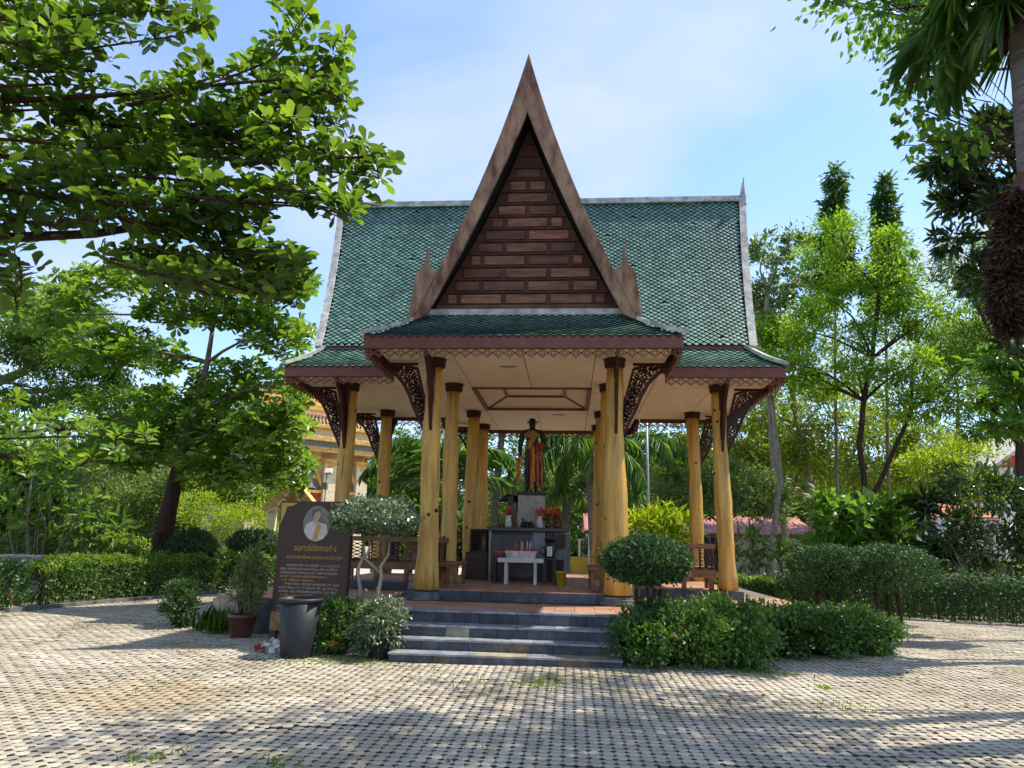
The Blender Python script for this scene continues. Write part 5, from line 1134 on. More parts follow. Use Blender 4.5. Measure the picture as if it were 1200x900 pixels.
for fi, f in enumerate(FING):
    f = np.array(f, float); sl_ = np.concatenate([[0], np.cumsum(np.hypot(*np.diff(f, axis=0).T))])
    for lay in range(2):
        if lay and random.random() < .3: continue
        Y0 = -9.1+random.gauss(0, .35)-(.7 if fi in (26, 29, 1) and lay else 0); oy = random.uniform(-9, 9) if lay else 0; n_ = max(4, int(sl_[-1]/22)); br = []
        for q in range(n_+1):
            d = sl_[-1]*q/n_; br.append(Vector(tuple(at(float(np.interp(d, sl_, f[:,0])), float(np.interp(d, sl_, f[:,1]))+oy+3, Y0+.25*math.sin(q*.7+fi)))))
        LB_.tube(br, [.020*(1-.8*q/n_)+.003 for q in range(n_+1)], 6)
        d = random.uniform(0, 10)
        while d < sl_[-1]+4:
            u = min(1, d/sl_[-1])*n_; k = min(int(u), n_-1); p = br[k].lerp(br[k+1], u-k); e = p+Vector((random.gauss(0, .03), random.gauss(0, .16), random.gauss(.055, .055)))
            C.append(tuple(e)); LB_.tube([p, p.lerp(e, .6)+Vector((0, 0, -.01)), e], [.008, .007, .005], 4); d += random.uniform(10, 17)
LB_.build('limbs', M['bark'], fa, True); C = np.array(C)
P, D, Nn, S_ = rosettes(C, 9, .196)
# the leaves that show largest are leaves of their own
dd = (P-CAM)@_fw; pxx = 600+FPX*((P-CAM)@_r2)/dd; pyy = 450-FPX*((P-CAM)@_u2)/dd
order = np.argsort(np.where((pxx > 0) & (pxx < 1200) & (pyy > 0), dd, 1e9))[:300]; big = np.zeros(len(P), bool); big[order] = True
leaves('crown', P[~big], D[~big], Nn[~big], S_[~big], S_[~big]*.54, T_OBOV, M['almond'], fa)
lm_ = tri_mesh('leaf', T_OBOV[0]*np.array([1, .54, 1]), T_OBOV[1]); lm_.materials.append(M['almond'])
for i in order:
    dv_ = Vector(D[i]).normalized(); nv = Vector(Nn[i]); nv = (nv-dv_*nv.dot(dv_)).normalized(); xv = nv.cross(dv_)
    o = bpy.data.objects.new('leaf', lm_); COL.objects.link(o); o.parent = fa
    o.matrix_local = Matrix.Translation(Vector(P[i])-fa.location) @ Matrix(((dv_.x, xv.x, nv.x), (dv_.y, xv.y, nv.y), (dv_.z, xv.z, nv.z))).to_4x4() @ Matrix.Scale(float(S_[i]), 4)
# --- mid almond with the leaning dark trunk
Y = 5
base = gp(186, 655, Y); f1 = at(197, 600, Y); f2 = at(209, 548, Y); f3 = at(226, 490, Y); f4 = at(243, 425, Y); f5 = at(250, 380, Y)
ma = empty('almond_tree', base, 'almond tree with dark leaning trunk standing behind the left hedge', 'tree')
MB().tube([base, tuple(f1), tuple(f2)], [.33, .25, .2], 12).build('trunk', M['bark'], ma, True)
lb = MB(); lb.tube([tuple(f2), tuple(f3), tuple(f4), tuple(f5)], [.2, .13, .09, .06], 9)
MBL = [(110,335,60,22,12),(190,322,60,24,14),(280,325,60,26,14),(345,332,24,18,6),(240,365,80,22,16),(325,392,42,26,12),(120,405,60,24,12),(120,490,75,26,16),(220,470,60,20,10),(240,505,80,28,20),(315,500,50,34,16),(335,545,30,30,9),(265,552,60,20,12),(280,445,60,22,12),(150,530,60,18,10),(345,450,20,30,6),(60,370,50,24,9),(190,420,30,20,5)]
AXS = [f2, f2*.5+f3*.5, f3, f4, f5]; C = []
for (cx_, cy_, rx, ry, n_) in MBL:
    c0 = at(cx_, cy_, Y+random.uniform(-1.6, 1.2)); a_ = min(AXS, key=lambda p: np.linalg.norm(p-c0)+max(0, p[2]-c0[2])*2); lb.tube(limb_path(tuple(a_), tuple(c0), .1, 5), [.07, .055, .045, .03, .015], 6)
    for _ in range(int(n_*8.5)):
        an = random.uniform(0, 6.283); q = math.sqrt(random.random()); e = np.array(at(cx_+rx*q*math.cos(an), cy_+ry*q*math.sin(an), c0[1]+random.gauss(0, .9))); C.append(e)
        if random.random() < .15: lb.tube(limb_path(tuple(c0), tuple(e), .1, 4), [.03, .022, .015, .008], 4)
lb.build('limbs', M['greybark'], ma, True); P, D, Nn, S_ = rosettes(C, 9, .31); leaves('crown', P, D, Nn, S_, S_*.52, T_OBOV, M['almond2'], ma)
# --- bright almond branch at the left edge
Y = -1.5; na = empty('almond_tree', (-14.6, -2.5, 0), 'small almond tree with bright yellow green leaves at the left edge above the hedge', 'tree')
MB().tube([(-14.6, -2.5, 0), (-14.3, -2.3, 1.5), (-13.6, -2.0, 3.2)], [.16, .12, .09], 9).build('trunk', M['bark'], na, True); lb = MB(); C = []
for (cx_, cy_, rx, ry, n_) in [(15,495,35,18,10),(70,505,55,20,14),(135,512,40,18,9),(25,540,40,16,9),(95,545,50,14,9),(10,470,30,16,5)]:
    c0 = at(cx_, cy_, Y); lb.tube(limb_path((-13.6, -2.0, 3.2), tuple(c0), .1, 5), [.06, .045, .03, .022, .012], 6)
    for _ in range(n_): an = random.uniform(0, 6.283); q = math.sqrt(random.random()); e = np.array(at(cx_+rx*q*math.cos(an), cy_+ry*q*math.sin(an), Y+random.gauss(0, .6))); C.append(e); lb.tube(limb_path(tuple(c0), tuple(e), .1, 4), [.02, .015, .01, .006], 4)
lb.build('limbs', M['bark'], na, True); P, D, Nn, S_ = rosettes(C, 9, .26, .2); leaves('crown', P, D, Nn, S_, S_*.50, T_OBOV, M['almond2'], na)
# --- left background
tree('tree', 'fine leaved tree with a grey branch at the far left behind the almond', 'tree', (-26, 13, 0), [tuple(at(-60, 470, 13)), tuple(at(30, 435, 13))], blobs(13, (25,350,45,26),(75,365,50,28),(20,405,50,32),(90,415,50,30),(40,455,60,26),(110,455,45,26),(150,420,40,30),(60,390,60,40),(150,470,50,26)), 20000, (.22, .08), M['mid'], M['greybark'], .32, T=T_LONG)
def sh(name, label, cat, Y, L_, n, leaf, lm, **kw):
    b = blobs(Y, *L_, jit=.5); bx_ = (float(np.mean([q[0][0] for q in b])), Y, 0); return shrub(name, label, cat, bx_, b, n, leaf, M[lm], **kw)
fr = sh('frangipani', 'open frangipani with bare grey forked branches behind the left hedge', 'tree', 1.2, [(25,585,32,22),(62,565,30,22),(100,600,34,24),(45,615,34,20),(125,625,28,18),(88,635,30,16),(15,630,24,18)], 1100, (.30, .085), 'frangi', sm='greybark', T=T_LONG, stems=3, up=.8)
b0 = Vector(gp(36, 690, 1.2)); mb = MB()
for (px, py) in ((20,590),(38,560),(60,580),(75,600),(95,595),(112,618),(12,625),(48,600)):
    e = Vector(tuple(at(px, py, 1.2+random.uniform(-.6, .6)))); mb.tube(limb_path(b0, e, .16, 7), [.075, .06, .05, .042, .035, .03, .022], 7)
mb.build('branches', M['greybark'], fr, True)
sh('shrub', 'tall bluish green shrub mass left of the dark almond trunk', 'shrub', 13, [(150,590,50,28),(195,575,40,28),(110,575,40,26),(165,620,40,22)], 8000, (.22, .06), 'soft', T=T_LONG, sm='palebark')
sh('shrub', 'yellow green bushy shrub behind the middle of the left hedge', 'shrub', 8, [(120,640,40,22),(165,652,36,20),(90,655,30,16)], 6500, (.13, .055), 'lime')
sh('shrub', 'bright lime green shrub right of the almond trunk behind the dome shrubs', 'shrub', 11, [(245,600,45,26),(285,615,45,26),(255,640,50,20),(315,640,30,22)], 9000, (.13, .05), 'lime')
sh('shrub', 'mid green loose shrub between the almond trunk and the gilded gate', 'shrub', 14, [(225,580,40,24),(300,585,30,24),(330,610,24,24),(270,575,30,18)], 5000, (.22, .08), 'mid', T=T_LONG)
sh('shrub', 'dark shrub at the foot of the frangipani by the left edge', 'shrub', 3.5, [(15,650,30,22),(80,660,40,16),(60,645,40,16)], 3500, (.12, .06), 'hedge')
sh('shrub', 'yellowish shrub just behind the left hedge under the almond trunk', 'shrub', 4.2, [(140,652,40,12),(185,660,20,12)], 3000, (.10, .05), 'olive')
for i, (px, py, lab) in enumerate(((125, 560, 'grey green palm far behind the frangipani'), (262, 548, 'grey green palm far behind the lime shrub on the left'))):
    t = at(px, py, 20); palm('palm_tree', lab, (t[0]-.3, 20, 0), tuple(t), ring_fronds(9, 3.4, .1, 1.0, 1.7, .7), .16, lm='soft')
for i, (px, top, w, mt, lab) in enumerate(((-60, 470, 110, 'mid', 'broad green tree far off at the left edge behind the palms'), (70, 500, 90, 'hedge', 'dark green far tree behind the frangipani'), (190, 480, 100, 'mid', 'mid green far tree behind the almond trunk'), (300, 440, 70, 'olive', 'olive green far tree between almond and temple'))):
    Y = 30+i*1.5; tree('tree', lab, 'tree', gp(px, 655, Y), [tuple(at(px, 600, Y)), tuple(at(px+6, 550, Y))], blobs(Y, (px-w*.4, 600, w*.45, 40), (px+w*.4, 595, w*.45, 42), (px, top+40, w*.5, 38), (px-w*.3, 550, w*.4, 35), (px+w*.35, 545, w*.4, 35)), 7000, (.34, .13), M[mt], M['bark'], .35)

# --- behind the pavilion
t = at(522, 575, 9.5); pr_ = [(3.0, 1.25, 4.0, 2.3, 1.15, 52), (3.5, 1.0, 3.8, 2.2, 1.15, 52), (2.5, .9, 3.8, 2.1, 1.1, 50), (3.14, .6, 3.4, 1.9, 1.1, 50), (4.0, 1.3, 3.8, 2.2, 1.1, 50), (1.6, 1.2, 4.0, 2.0, 1.1, 46), (.6, 1.1, 3.8, 2.1, 1.1, 46), (-.3, 1.2, 3.6, 2.2, 1.1, 46), (-1.2, 1.2, 3.8, 2.0, 1.1, 46), (0, .6, 3.4, 1.9, 1.1, 46)]
palm('palm_tree', 'young coconut palm with long arching green fronds seen between the left columns', (t[0], 9.5, 0), tuple(t), pr_, .22)
t = at(592, 500, 12.5); b = gp(577, 655, 12.5)
pb = palm('palm_tree', 'slender grey trunked palm with a yellow hanging frond seen left of the statue', (b[0], 12.5, 0), (t[0], 12.5, t[2]+.8), ring_fronds(9, 2.6, .2, 1.2, 1.4, .75, 40, .3), .17)
frond(pb, (t[0], 12.4, t[2]+.4), -.5, .2, 2.4, 2.0, .7, 40, M['palmyellow']); frond(pb, (t[0]-.1, 12.4, t[2]+.2), 3.5, .1, 2.2, 2.1, .7, 40, M['palmyellow'])
bn_ = empty('banana_plant', gp(588, 655, 14), 'banana plant with broad bright yellow green leaves behind the left rear columns', 'plant'); bx0 = bn_.location.x
MB().tube([(bx0, 14, 0), (bx0+.05, 14, 2.4)], [.16, .11], 10).build('stem', M['lime'], bn_, True)
for q in range(7):
    az, Ln = q*.9+.2, random.uniform(2.0, 2.6); h = np.array([math.cos(az), math.sin(az), 0]); pth = [np.array([bx0, 14, 2.3])+h*Ln*s*.75+np.array([0, 0, 1.9*s-2.0*s*s]) for s in np.linspace(0, 1, 9)]
    V = []; 
    for i, p_ in enumerate(pth):
        w_ = .36*math.sin(math.pi*min(1, .12+.86*i/8))**.6; sd = np.cross(h, [0, 0, 1])*w_; V += [p_-sd-np.array([0, 0, .08]), p_, p_+sd-np.array([0, 0, .08])]
    F = [];
    for i in range(8):
        for j in (0, 1): a_ = i*3+j; F += [(a_, a_+1, a_+4), (a_, a_+4, a_+3)]
    link('leaf_blade', tri_mesh('leaf_blade', np.array(V), np.array(F)), bn_, M['lime'])
t = at(690, 520, 10); palm('palm_tree', 'dark green palm with hanging fronds seen right of the statue', (t[0]+.3, 10, 0), tuple(t), ring_fronds(13, 3.0, -.1, 1.0, 1.9, .95, 40), .2, hang=.8)
t = at(665, 575, 13); palm('palm_tree', 'lower dark palm behind the right end of the altar', (t[0], 13, 0), tuple(t), ring_fronds(10, 2.4, .0, 1.0, 1.8, .8, 36), .2, hang=.7)
t = at(745, 520, 13); palm('palm_tree', 'shaded palm behind the right front column beside the thin metal pole', (t[0], 13, 0), tuple(t), ring_fronds(11, 2.8, -.2, 1.0, 1.9, .8, 36), .18, hang=.6)
sh('shrub', 'pale green loose shrub seen through the pavilion left of the altar', 'shrub', 13, [(610,590,35,30),(585,620,30,26),(640,560,35,30),(560,600,24,40),(625,540,30,24)], 6500, (.15, .06), 'soft')
sh('shrub', 'bright lime feathery bush behind the right topiary and bench', 'shrub', 3.0, [(768,612,30,18),(745,618,22,16),(790,622,22,14)], 1400, (.26, .045), 'lime', T=T_LONG, up=.2)
sh('shrub', 'grey green bushy tree above the shed roof right of the pole', 'tree', 13, [(800,570,36,22),(850,560,36,24),(885,575,34,24),(830,590,30,16),(905,595,22,16)], 8000, (.20, .065), 'soft', sm='palebark', T=T_LONG)
sh('shrub', 'small leafy plant with pale stems before the shed wall', 'plant', 7.5, [(880,635,22,16),(905,650,18,14),(870,655,20,12)], 260, (.30, .08), 'mid', sm='palebark', T=T_LONG)
sh('shrub', 'large leaved bright green shrub under the forked tree at the right', 'shrub', 7.0, [(970,605,24,26),(1015,598,34,20),(1050,612,28,22),(985,640,40,18),(1040,640,30,16)], 1500, (.30, .19), 'heart', T=T_HEART)
sh('shrub', 'dark leafy shrub with pale bare stem at the right edge', 'shrub', 4.5, [(1150,580,40,30),(1185,600,30,40),(1130,620,36,26),(1175,650,34,24),(1120,650,30,18)], 2600, (.24, .07), 'darkleaf', sm='palebark', T=T_LONG)
sh('shrub', 'mixed low shrub with orange tinged leaves behind the back hedge at right', 'shrub', 6.5, [(1100,655,36,16),(1060,660,30,14),(1150,665,30,12)], 3000, (.16, .06), 'olive')
for (px, py, lab) in ((1085, 585, 'spiky dark dracaena rising behind the joined domes'), (1098, 640, 'lower spiky dracaena with hanging blades behind the back hedge')):
    c = at(px, py, 5.2); r = empty('dracaena', (c[0], 5.2, 0), lab, 'plant', 'dracaenas behind the back hedge'); MB().tube([(c[0], 5.2, 0), tuple(c)], [.07, .05], 8).build('stem', M['greybark'], r, True); n_ = 90
    D = unit(rdir(n_)*np.array([1, 1, .7])+np.array([0, 0, .35])); leaves('blades', np.tile(c, (n_, 1))+D*.05-np.array([0, 0, 1])*rng.uniform(0, .5, (n_, 1)), D, unit(rdir(n_)*.3+np.array([0, 0, 1])), rng.uniform(.5, .8, n_), .06, T_LONG, M['darkleaf'], r)
# --- tall trees on the right
Y = 10
tree('tree', 'tall bright green feathery tree with slender dark forked trunk right of the pavilion', 'tree', gp(1014, 655, Y), [tuple(at(1016, 595, Y)), tuple(at(1007, 520, Y)), tuple(at(1012, 470, Y)), tuple(at(1022, 420, Y)), tuple(at(1030, 340, Y))],
     blobs(Y, (962,300,26,22),(985,275,28,24),(1000,320,28,24),(965,350,28,22),(1045,290,24,26),(1058,330,26,24),(1030,360,24,20),(985,395,34,20),(945,390,28,22),(1055,385,30,22),(1005,440,34,18),(935,432,30,16),(955,455,30,14),(1068,430,28,20),(1085,370,22,22),(905,425,24,16)), 21000, (.15, .065), M['bright'], M['bark'], .12, up=.4, sub=16, sig=.24, limb=.5, twigs=3)
tree('tree', 'second dark trunk leaning right under a fine leaved green canopy', 'tree', gp(1017, 655, Y+.6), [tuple(at(1020, 588, Y+.6)), tuple(at(1047, 530, Y+.6)), tuple(at(1068, 480, Y+.6))],
     blobs(Y+1, (1090,420,50,36),(1130,400,45,40),(1100,470,50,26),(1150,450,45,34),(1060,470,40,24),(1120,350,30,30),(1165,395,36,40)), 15000, (.15, .065), M['bright'], M['bark'], .11, sub=20, sig=.24)
for (px, top, lab) in ((978, 200, 'left of two narrow spire shaped trees rising above the canopy, the taller'), (1038, 210, 'right of two narrow spire shaped trees above the canopy, the wider')):
    Y = 13.5; L_ = [(px+random.uniform(-3, 3), top+10+q*19, 8+q*2.0+random.uniform(-2, 2.5), 13) for q in range(8)]
    tree('spire_tree', lab, 'tree', gp(px+2, 655, Y), [tuple(at(px+1, 480, Y)), tuple(at(px, 350, Y)), tuple(at(px, top+20, Y))], blobs(Y, *L_, jit=.1), 7500, (.26, .10), M['spire'], M['greybark'], .07, droop=.5, sub=16, sig=.3, group='narrow spire trees', twigs=2)
tree('tree', 'sparse pale green tree showing sky through it beside the right roof edge', 'tree', gp(925, 655, 15), [tuple(at(905, 520, 15)), tuple(at(898, 420, 15)), tuple(at(900, 340, 15))], blobs(15, (895,300,26,24),(930,285,20,18),(905,345,34,26),(890,385,34,26),(935,330,24,26),(925,380,30,24)), 5200, (.26, .12), M['soft'], M['palebark'], .16, up=.2, sub=18)
tree('tree', 'lime green leafy tree low beside the right roof eave', 'tree', gp(895, 655, 12), [tuple(at(915, 560, 12)), tuple(at(905, 470, 12))], blobs(12, (890,400,30,24),(920,405,30,22),(880,430,30,18),(930,440,28,20)), 6500, (.18, .08), M['bright'], M['palebark'], .13)
tree('tree', 'pale barked leaning tree with olive yellow leaves behind the shed', 'tree', gp(962, 655, 17), [tuple(at(950, 590, 17)), tuple(at(935, 500, 17)), tuple(at(925, 440, 17))], blobs(17, (880,480,36,30),(920,505,34,28),(960,480,38,28),(900,540,36,22),(1000,500,36,28),(960,540,36,22),(870,520,30,26)), 12000, (.22, .08), M['olive'], M['palebark'], .16)
tree('tree', 'pale thin tree with yellow leaves right of the forked dark trunk', 'tree', gp(1062, 655, 18), [tuple(at(1055, 560, 18)), tuple(at(1050, 500, 18))], blobs(18, (1040,500,36,28),(1080,520,36,26),(1030,550,32,22),(1070,560,36,20)), 8000, (.22, .08), M['olive'], M['palebark'], .11)
tree('tree', 'lime green shrub like tree lit by the sun behind the dracaenas', 'tree', gp(1110, 655, 14), [tuple(at(1112, 600, 14)), tuple(at(1115, 560, 14))], blobs(14, (1095,545,34,24),(1130,540,34,26),(1110,575,36,18),(1150,570,24,18)), 8000, (.18, .08), M['lime'], M['bark'], .14)
tree('tree', 'fine leaved olive tree at the right edge with sky showing between leaves', 'tree', gp(1190, 655, 6.5), [tuple(at(1195, 520, 6.5)), tuple(at(1175, 420, 6.5))], blobs(6.5, (1130,300,36,36),(1160,340,36,30),(1180,290,30,30),(1150,390,36,30),(1185,440,34,30),(1165,500,34,22)), 12000, (.15, .055), M['mid'], M['bark'], .16, sub=30)
# far belt of trees
for i, (px, top, w, mt, lab) in enumerate(((420, 470, 80, 'mid', 'far green tree behind the golden temple'), (520, 490, 70, 'hedge', 'far dark tree seen between the left columns'), (620, 480, 80, 'mid', 'far mid green tree behind the statue'), (705, 500, 70, 'hedge', 'far dark tree seen beside the right front column'), (800, 470, 80, 'olive', 'far olive tree behind the metal pole'), (890, 430, 80, 'mid', 'far green tree behind the shed roof'), (1000, 400, 90, 'olive', 'far yellowish tree behind the forked trunk'), (1110, 390, 90, 'mid', 'far green tree behind the lime tree at right'), (1220, 380, 100, 'hedge', 'far dark tree at the right edge behind the red gable'))):
    Y = 33+(i % 3)*2.2; tree('tree', lab, 'tree', gp(px, 655, Y), [tuple(at(px, 600, Y)), tuple(at(px+6, 550, Y))], blobs(Y, (px-w*.4, 600, w*.5, 42), (px+w*.4, 595, w*.5, 42), (px, top+30, w*.55, 36), (px-w*.3, 545, w*.45, 40), (px+w*.35, 540, w*.45, 40)), 8500, (.34, .14), M[mt], M['bark'], .35)
# --- near trees at the top right, trunks right of the photograph
tree('heart_leaf_tree', 'heart leaved tree hanging into the upper right corner against the sky', 'tree', (9.8, -6.5, 0), [(9.6, -6.6, 3.5), (9.0, -6.8, 6.2), (8.4, -7, 8.2)],
     blobs(-7.5, (975,-8,20,16),(1020,0,22,14),(1055,10,40,26),(1080,50,34,26),(1060,95,34,24),(1085,130,36,24),(1110,90,40,40),(1075,165,26,18),(1120,160,40,26),(1140,30,40,40),(1010,-50,60,36),(1090,-60,80,50),(1000,-110,80,50),(1160,-40,60,60),(900,-140,90,50),(1040,-190,110,60))+[((6, -8, 10.2), (1.7, 1.4, .6)), ((8, -6.8, 10.6), (1.8, 1.4, .7)), ((4.8, -9.3, 10.2), (1.4, 1.2, .5)), ((8.6, -9.2, 9.8), (1.8, 1.4, .6)), ((6.5, -5.6, 10.6), (1.4, 1.2, .5))], 8200, (.125, .095), M['heart'], M['bark'], .17, T=T_HEART, droop=.9, up=.1, sub=20, sig=.17, limb=.2, twigs=7)
tree('broad_leaf_tree', 'dark glossy broad leaved tree at the right edge behind the palm trunk', 'tree', (10.6, -3.5, 0), [(10.5, -3.5, 3.2), (10.0, -3.6, 5.6), (9.6, -3.7, 7.2)],
     blobs(-4, (1112,190,30,18),(1130,180,40,24),(1170,170,36,36),(1122,234,30,20),(1150,235,40,24),(1185,240,24,40),(1120,280,22,14),(1150,320,30,20),(1185,330,24,30),(1215,200,40,80),(1190,400,20,20)), 4300, (.21, .075), M['darkleaf'], M['bark'], .2, T=T_LONG, up=.2, sub=18, sig=.17)
tree('broad_leaf_tree', 'bright leaved branch at the right edge below the brown palm beard', 'tree', (11.2, -1.2, 0), [(11.0, -1.2, 2.5), (10.4, -1.2, 4.0)], blobs(-1.2, (1165,420,26,14),(1190,450,24,18),(1150,470,22,12),(1185,500,24,14),(1215,430,20,40)), 1300, (.20, .10), M['heart'], M['bark'], .12, T=T_HEART)
fp = empty('fan_palm', (5.95, -9, 0), 'fan palm trunk at the right edge with a hanging brown beard', 'palm tree')
tp = [(5.95, -9, 0), (5.82, -9, 1.8), (5.76, -9, 3.6), (5.78, -9, 5.3), (5.90, -9, 7.0), (5.95, -9, 8.4)]
MB().tube(tp, [.24, .20, .18, .17, .165, .16], 14).build('trunk', M['palmtrunk'], fp, True)
def fan(parent, c, az, el, pet, rad, nb, lm):
    h = np.array([math.cos(az), math.sin(az), 0]); d = h*math.cos(el)+np.array([0, 0, math.sin(el)]); c = np.array(c, float); e = c+d*pet; side = np.cross(d, [0, 0, 1]); side = side/np.linalg.norm(side); n_ = np.cross(side, d)
    an = np.linspace(-1.9, 1.9, nb); D = d*np.cos(an)[:, None]+side*np.sin(an)[:, None]+np.array([0, 0, -.25])+rng.normal(size=(nb, 3))*.05
    V, F = leaf_arrays(np.tile(e, (nb, 1)), D, np.tile(n_, (nb, 1))+rng.normal(size=(nb, 3))*.2, rad*(1-.25*np.abs(an)/1.9), .019, T_LONG)
    mb = MB().tube([tuple(c), tuple(c+d*pet*.5+np.array([0, 0, .05])), tuple(e)], [.022, .016, .012], 5); tri = [(q[0], q[k], q[k+1]) for q in mb.f for k in range(1, len(q)-1)]
    link('fan_leaf', tri_mesh('fan_leaf', np.concatenate([V, np.array(mb.v)]), np.concatenate([F, np.array(tri)+len(V)])), parent, M[lm])
for q in range(8): fan(fp, (5.93, -9, 8.2+.02*q), q*2.399+2.6, -.9+.14*q, random.uniform(.8, 1.1), random.uniform(.75, .95), 44, 'palm')
for (az, el) in ((2.7, -.75), (3.3, -.5), (3.8, -.9)): fan(fp, (5.93, -9, 8.1), az, el, .75, .85, 44, 'palm')
n_ = 1500; z = rng.uniform(7.5, 8.3, n_); a_ = rng.uniform(0, 6.283, n_); r_ = rng.uniform(.12, .42, n_)*(1-.6*(8.3-z)); P = np.c_[5.93+r_*np.cos(a_), -9+r_*np.sin(a_), z]
leaves('dead_skirt', P, unit(np.c_[np.cos(a_)*.4, np.sin(a_)*.4, -np.ones(n_)]+rng.normal(size=(n_, 3))*.25), rdir(n_), rng.uniform(.15, .4, n_), .022, T_LONG, M['fibre'], fp)
n_ = 5200; bz = rng.uniform(0, 1, n_); w_ = .05+.115*np.sin(np.pi*np.clip(bz*1.02, 0, 1))**.7*(1+.3*np.sin(bz*17)); cxp = np.array([at(1186+4*math.sin(b_*6), 222+b_*165, -9.3)[0] for b_ in bz]); czp = np.array([at(1186, 222+b_*165, -9.3)[2] for b_ in bz]); q = rdir(n_)
P = np.c_[cxp+q[:,0]*w_, -9.3+q[:,1]*w_*.8, czp]; D = unit(q*np.array([.9, .9, .2])+np.array([0, 0, -.9])+rng.normal(size=(n_, 3))*.35)
leaves('fibre_beard', P, D, rdir(n_), rng.uniform(.06, .16, n_), .010, T_LONG, M['fibre'], fp)
MB().tube([tuple(at(1197, 205, -9.15)), tuple(at(1188, 260, -9.3)), tuple(at(1186, 385, -9.3))], [.05, .08, .05], 8).build('beard_stalk', M['fibre'], fp, True)

# ================================================================ BUILDINGS BEHIND
# --- gilded temple at the left
YT_ = 22.0; xl, xr_ = at(296, 555, YT_)[0], at(438, 555, YT_)[0]; cxT = (xl+xr_)/2; hwT = (xr_-xl)/2
tp_ = empty('temple', (cxT, YT_, 0), 'peach and gold temple with niche gables and tiered cornice, seen behind the information board', 'temple')
zz = lambda py: float(at(380, py, YT_)[2])
z_w0, z_w1, z_f0, z_f1 = 0.0, zz(529), zz(527), zz(519)
MB().box(xl, xr_, YT_+.6, YT_+3.5, 0, z_w1).build('wall', M['templewall'], tp_); MB().box(xl-.3, xr_+.3, YT_-.3, YT_+3.8, 0, zz(640)).build('base', M['templecream'], tp_)
for u in (-1, -.36, .36, 1):
    x = cxT+u*(hwT-.35); f = MB().box(x-.36, x+.36, YT_+.15, YT_+.65, 0, z_w1-.35).build('pilaster', M['templecream'], tp_, bevel=.03)
    MB().lathe((x, YT_+.4, z_w1-.9), [(.30, 0), (.42, .3), (.36, .34), (.52, .55)], 8).build('capital', M['templegold'], f)
for (z0, z1, o_, m, n_) in ((z_w1+.002, z_f0+.18, .15, 'templegold', 'cornice'), (z_f0+.182, z_f1+.1, .02, 'templegrey', 'frieze'), (z_f1+.102, z_f1+.38, .28, 'templegold', 'cornice'), (z_f1+.382, z_f1+.85, -.1, 'templecream', 'cornice'), (z_f1+.852, z_f1+1.05, .25, 'templegold', 'cornice')):
    MB().box(xl-.2-o_, xr_+.2+o_, YT_-.1-o_, YT_+3.6, z0, z1).build(n_, M[m], tp_, bevel=.02)
zr = z_f1+1.052; rl = MB()
for q in range(int((xr_-xl)/.22)):
    x = xl+q*.22+.1; rl.tube([(x, YT_+.1, zr), (x+.05, YT_+.1, zr+.18), (x-.04, YT_+.1, zr+.36), (x+.02, YT_+.1, zr+.55)], [.05, .035, .035, .03], 5)
    if q % 3 == 0: rl.tube([(x+.11+.15*math.cos(k*math.pi/4), YT_+.1, zr+.28+.17*math.sin(k*math.pi/4)) for k in range(9)], .03, 5)
o = rl.build('railing_scrolls', M['glaze'], tp_); o['kind'] = 'stuff'
MB().box(xl-.2, xr_+.2, YT_+.02, YT_+.2, zr+.552, zr+.64).build('railing_top', M['templegold'], tp_)
MB().box(xl-.1, xr_+.1, YT_+.5, YT_+3.3, zr, zr+.9).build('wall', M['templecream'], tp_)
mb = MB()
for q in range(5): mb.box(xl+.2+q*.3, xr_-.2-q*.3, YT_+.4+q*.25, YT_+3.3-q*.25, zr+.901+q*.3, zr+1.2+q*.3)
mb.build('tiered_roof', M['templegold'], tp_)
for u in (-.78, .05, .74):
    x = cxT+u*(hwT-.35); zn = zz(577)
    n_ = MB().box(x-.62, x+.62, YT_+.35, YT_+.62, zz(592), zn).build('niche', M['redtrim'], tp_)
    MB().box(x-.7, x+.7, YT_+.25, YT_+.64, zn+.002, zn+.16).build('niche_sill', M['templegold'], n_)
    MB().prism([(-.62, 0), (.62, 0), (.25, .55), (0, 1.15), (-.25, .55)], (x, YT_+.5, zn+.165), (1,0,0), (0,0,1), (0, .1, 0)).build('tympanum', M['templepurple'], n_)
    for s in (-1, 1):
        mb = MB(); pp = [(.80, .0), (.52, .38), (.28, .85), (.10, 1.5), (.02, 2.35)]
        for k in range(4): mb.bar((x+s*pp[k][0], YT_+.42, zn+.17+pp[k][1]), (x+s*pp[k+1][0], YT_+.42, zn+.17+pp[k+1][1]), .20-.035*k, .2, up=(0,1,0))
        for k in range(9):
            f = k/9*3.6; i = int(f); g = f-i; ax_ = s*(pp[i][0]*(1-g)+pp[i+1][0]*g+.08); az_ = pp[i][1]*(1-g)+pp[i+1][1]*g; mb.tube([(x+ax_, YT_+.42, zn+.17+az_), (x+ax_+s*.10, YT_+.42, zn+.33+az_)], [.06, .01], 5)
        mb.build('niche_gable', M['templegold'], n_)
    mb = MB(); mb.tube([(x, YT_+.44, zn+.28), (x, YT_+.44, zn+.62)], [.16, .05], 8); mb.tube([(x-.3, YT_+.45, zn+.25), (x, YT_+.44, zn+.42), (x+.3, YT_+.45, zn+.25)], .05, 5); mb.build('relief', M['templecream'], n_)
for (px, py) in ((337, 480), (322, 500)):
    a_ = at(px, py, YT_+.5); mb = MB(); mb.tube([(a_[0]-.2, YT_+.5, a_[2]-.9), (a_[0], YT_+.5, a_[2]-.3), (a_[0]+.25, YT_+.5, a_[2]+.1), (a_[0]+.15, YT_+.5, a_[2]+.55)], [.28, .22, .14, .03], 8); mb.build('roof_finial', M['redtrim'], tp_, True)
tp_.rotation_euler.z = R(44)
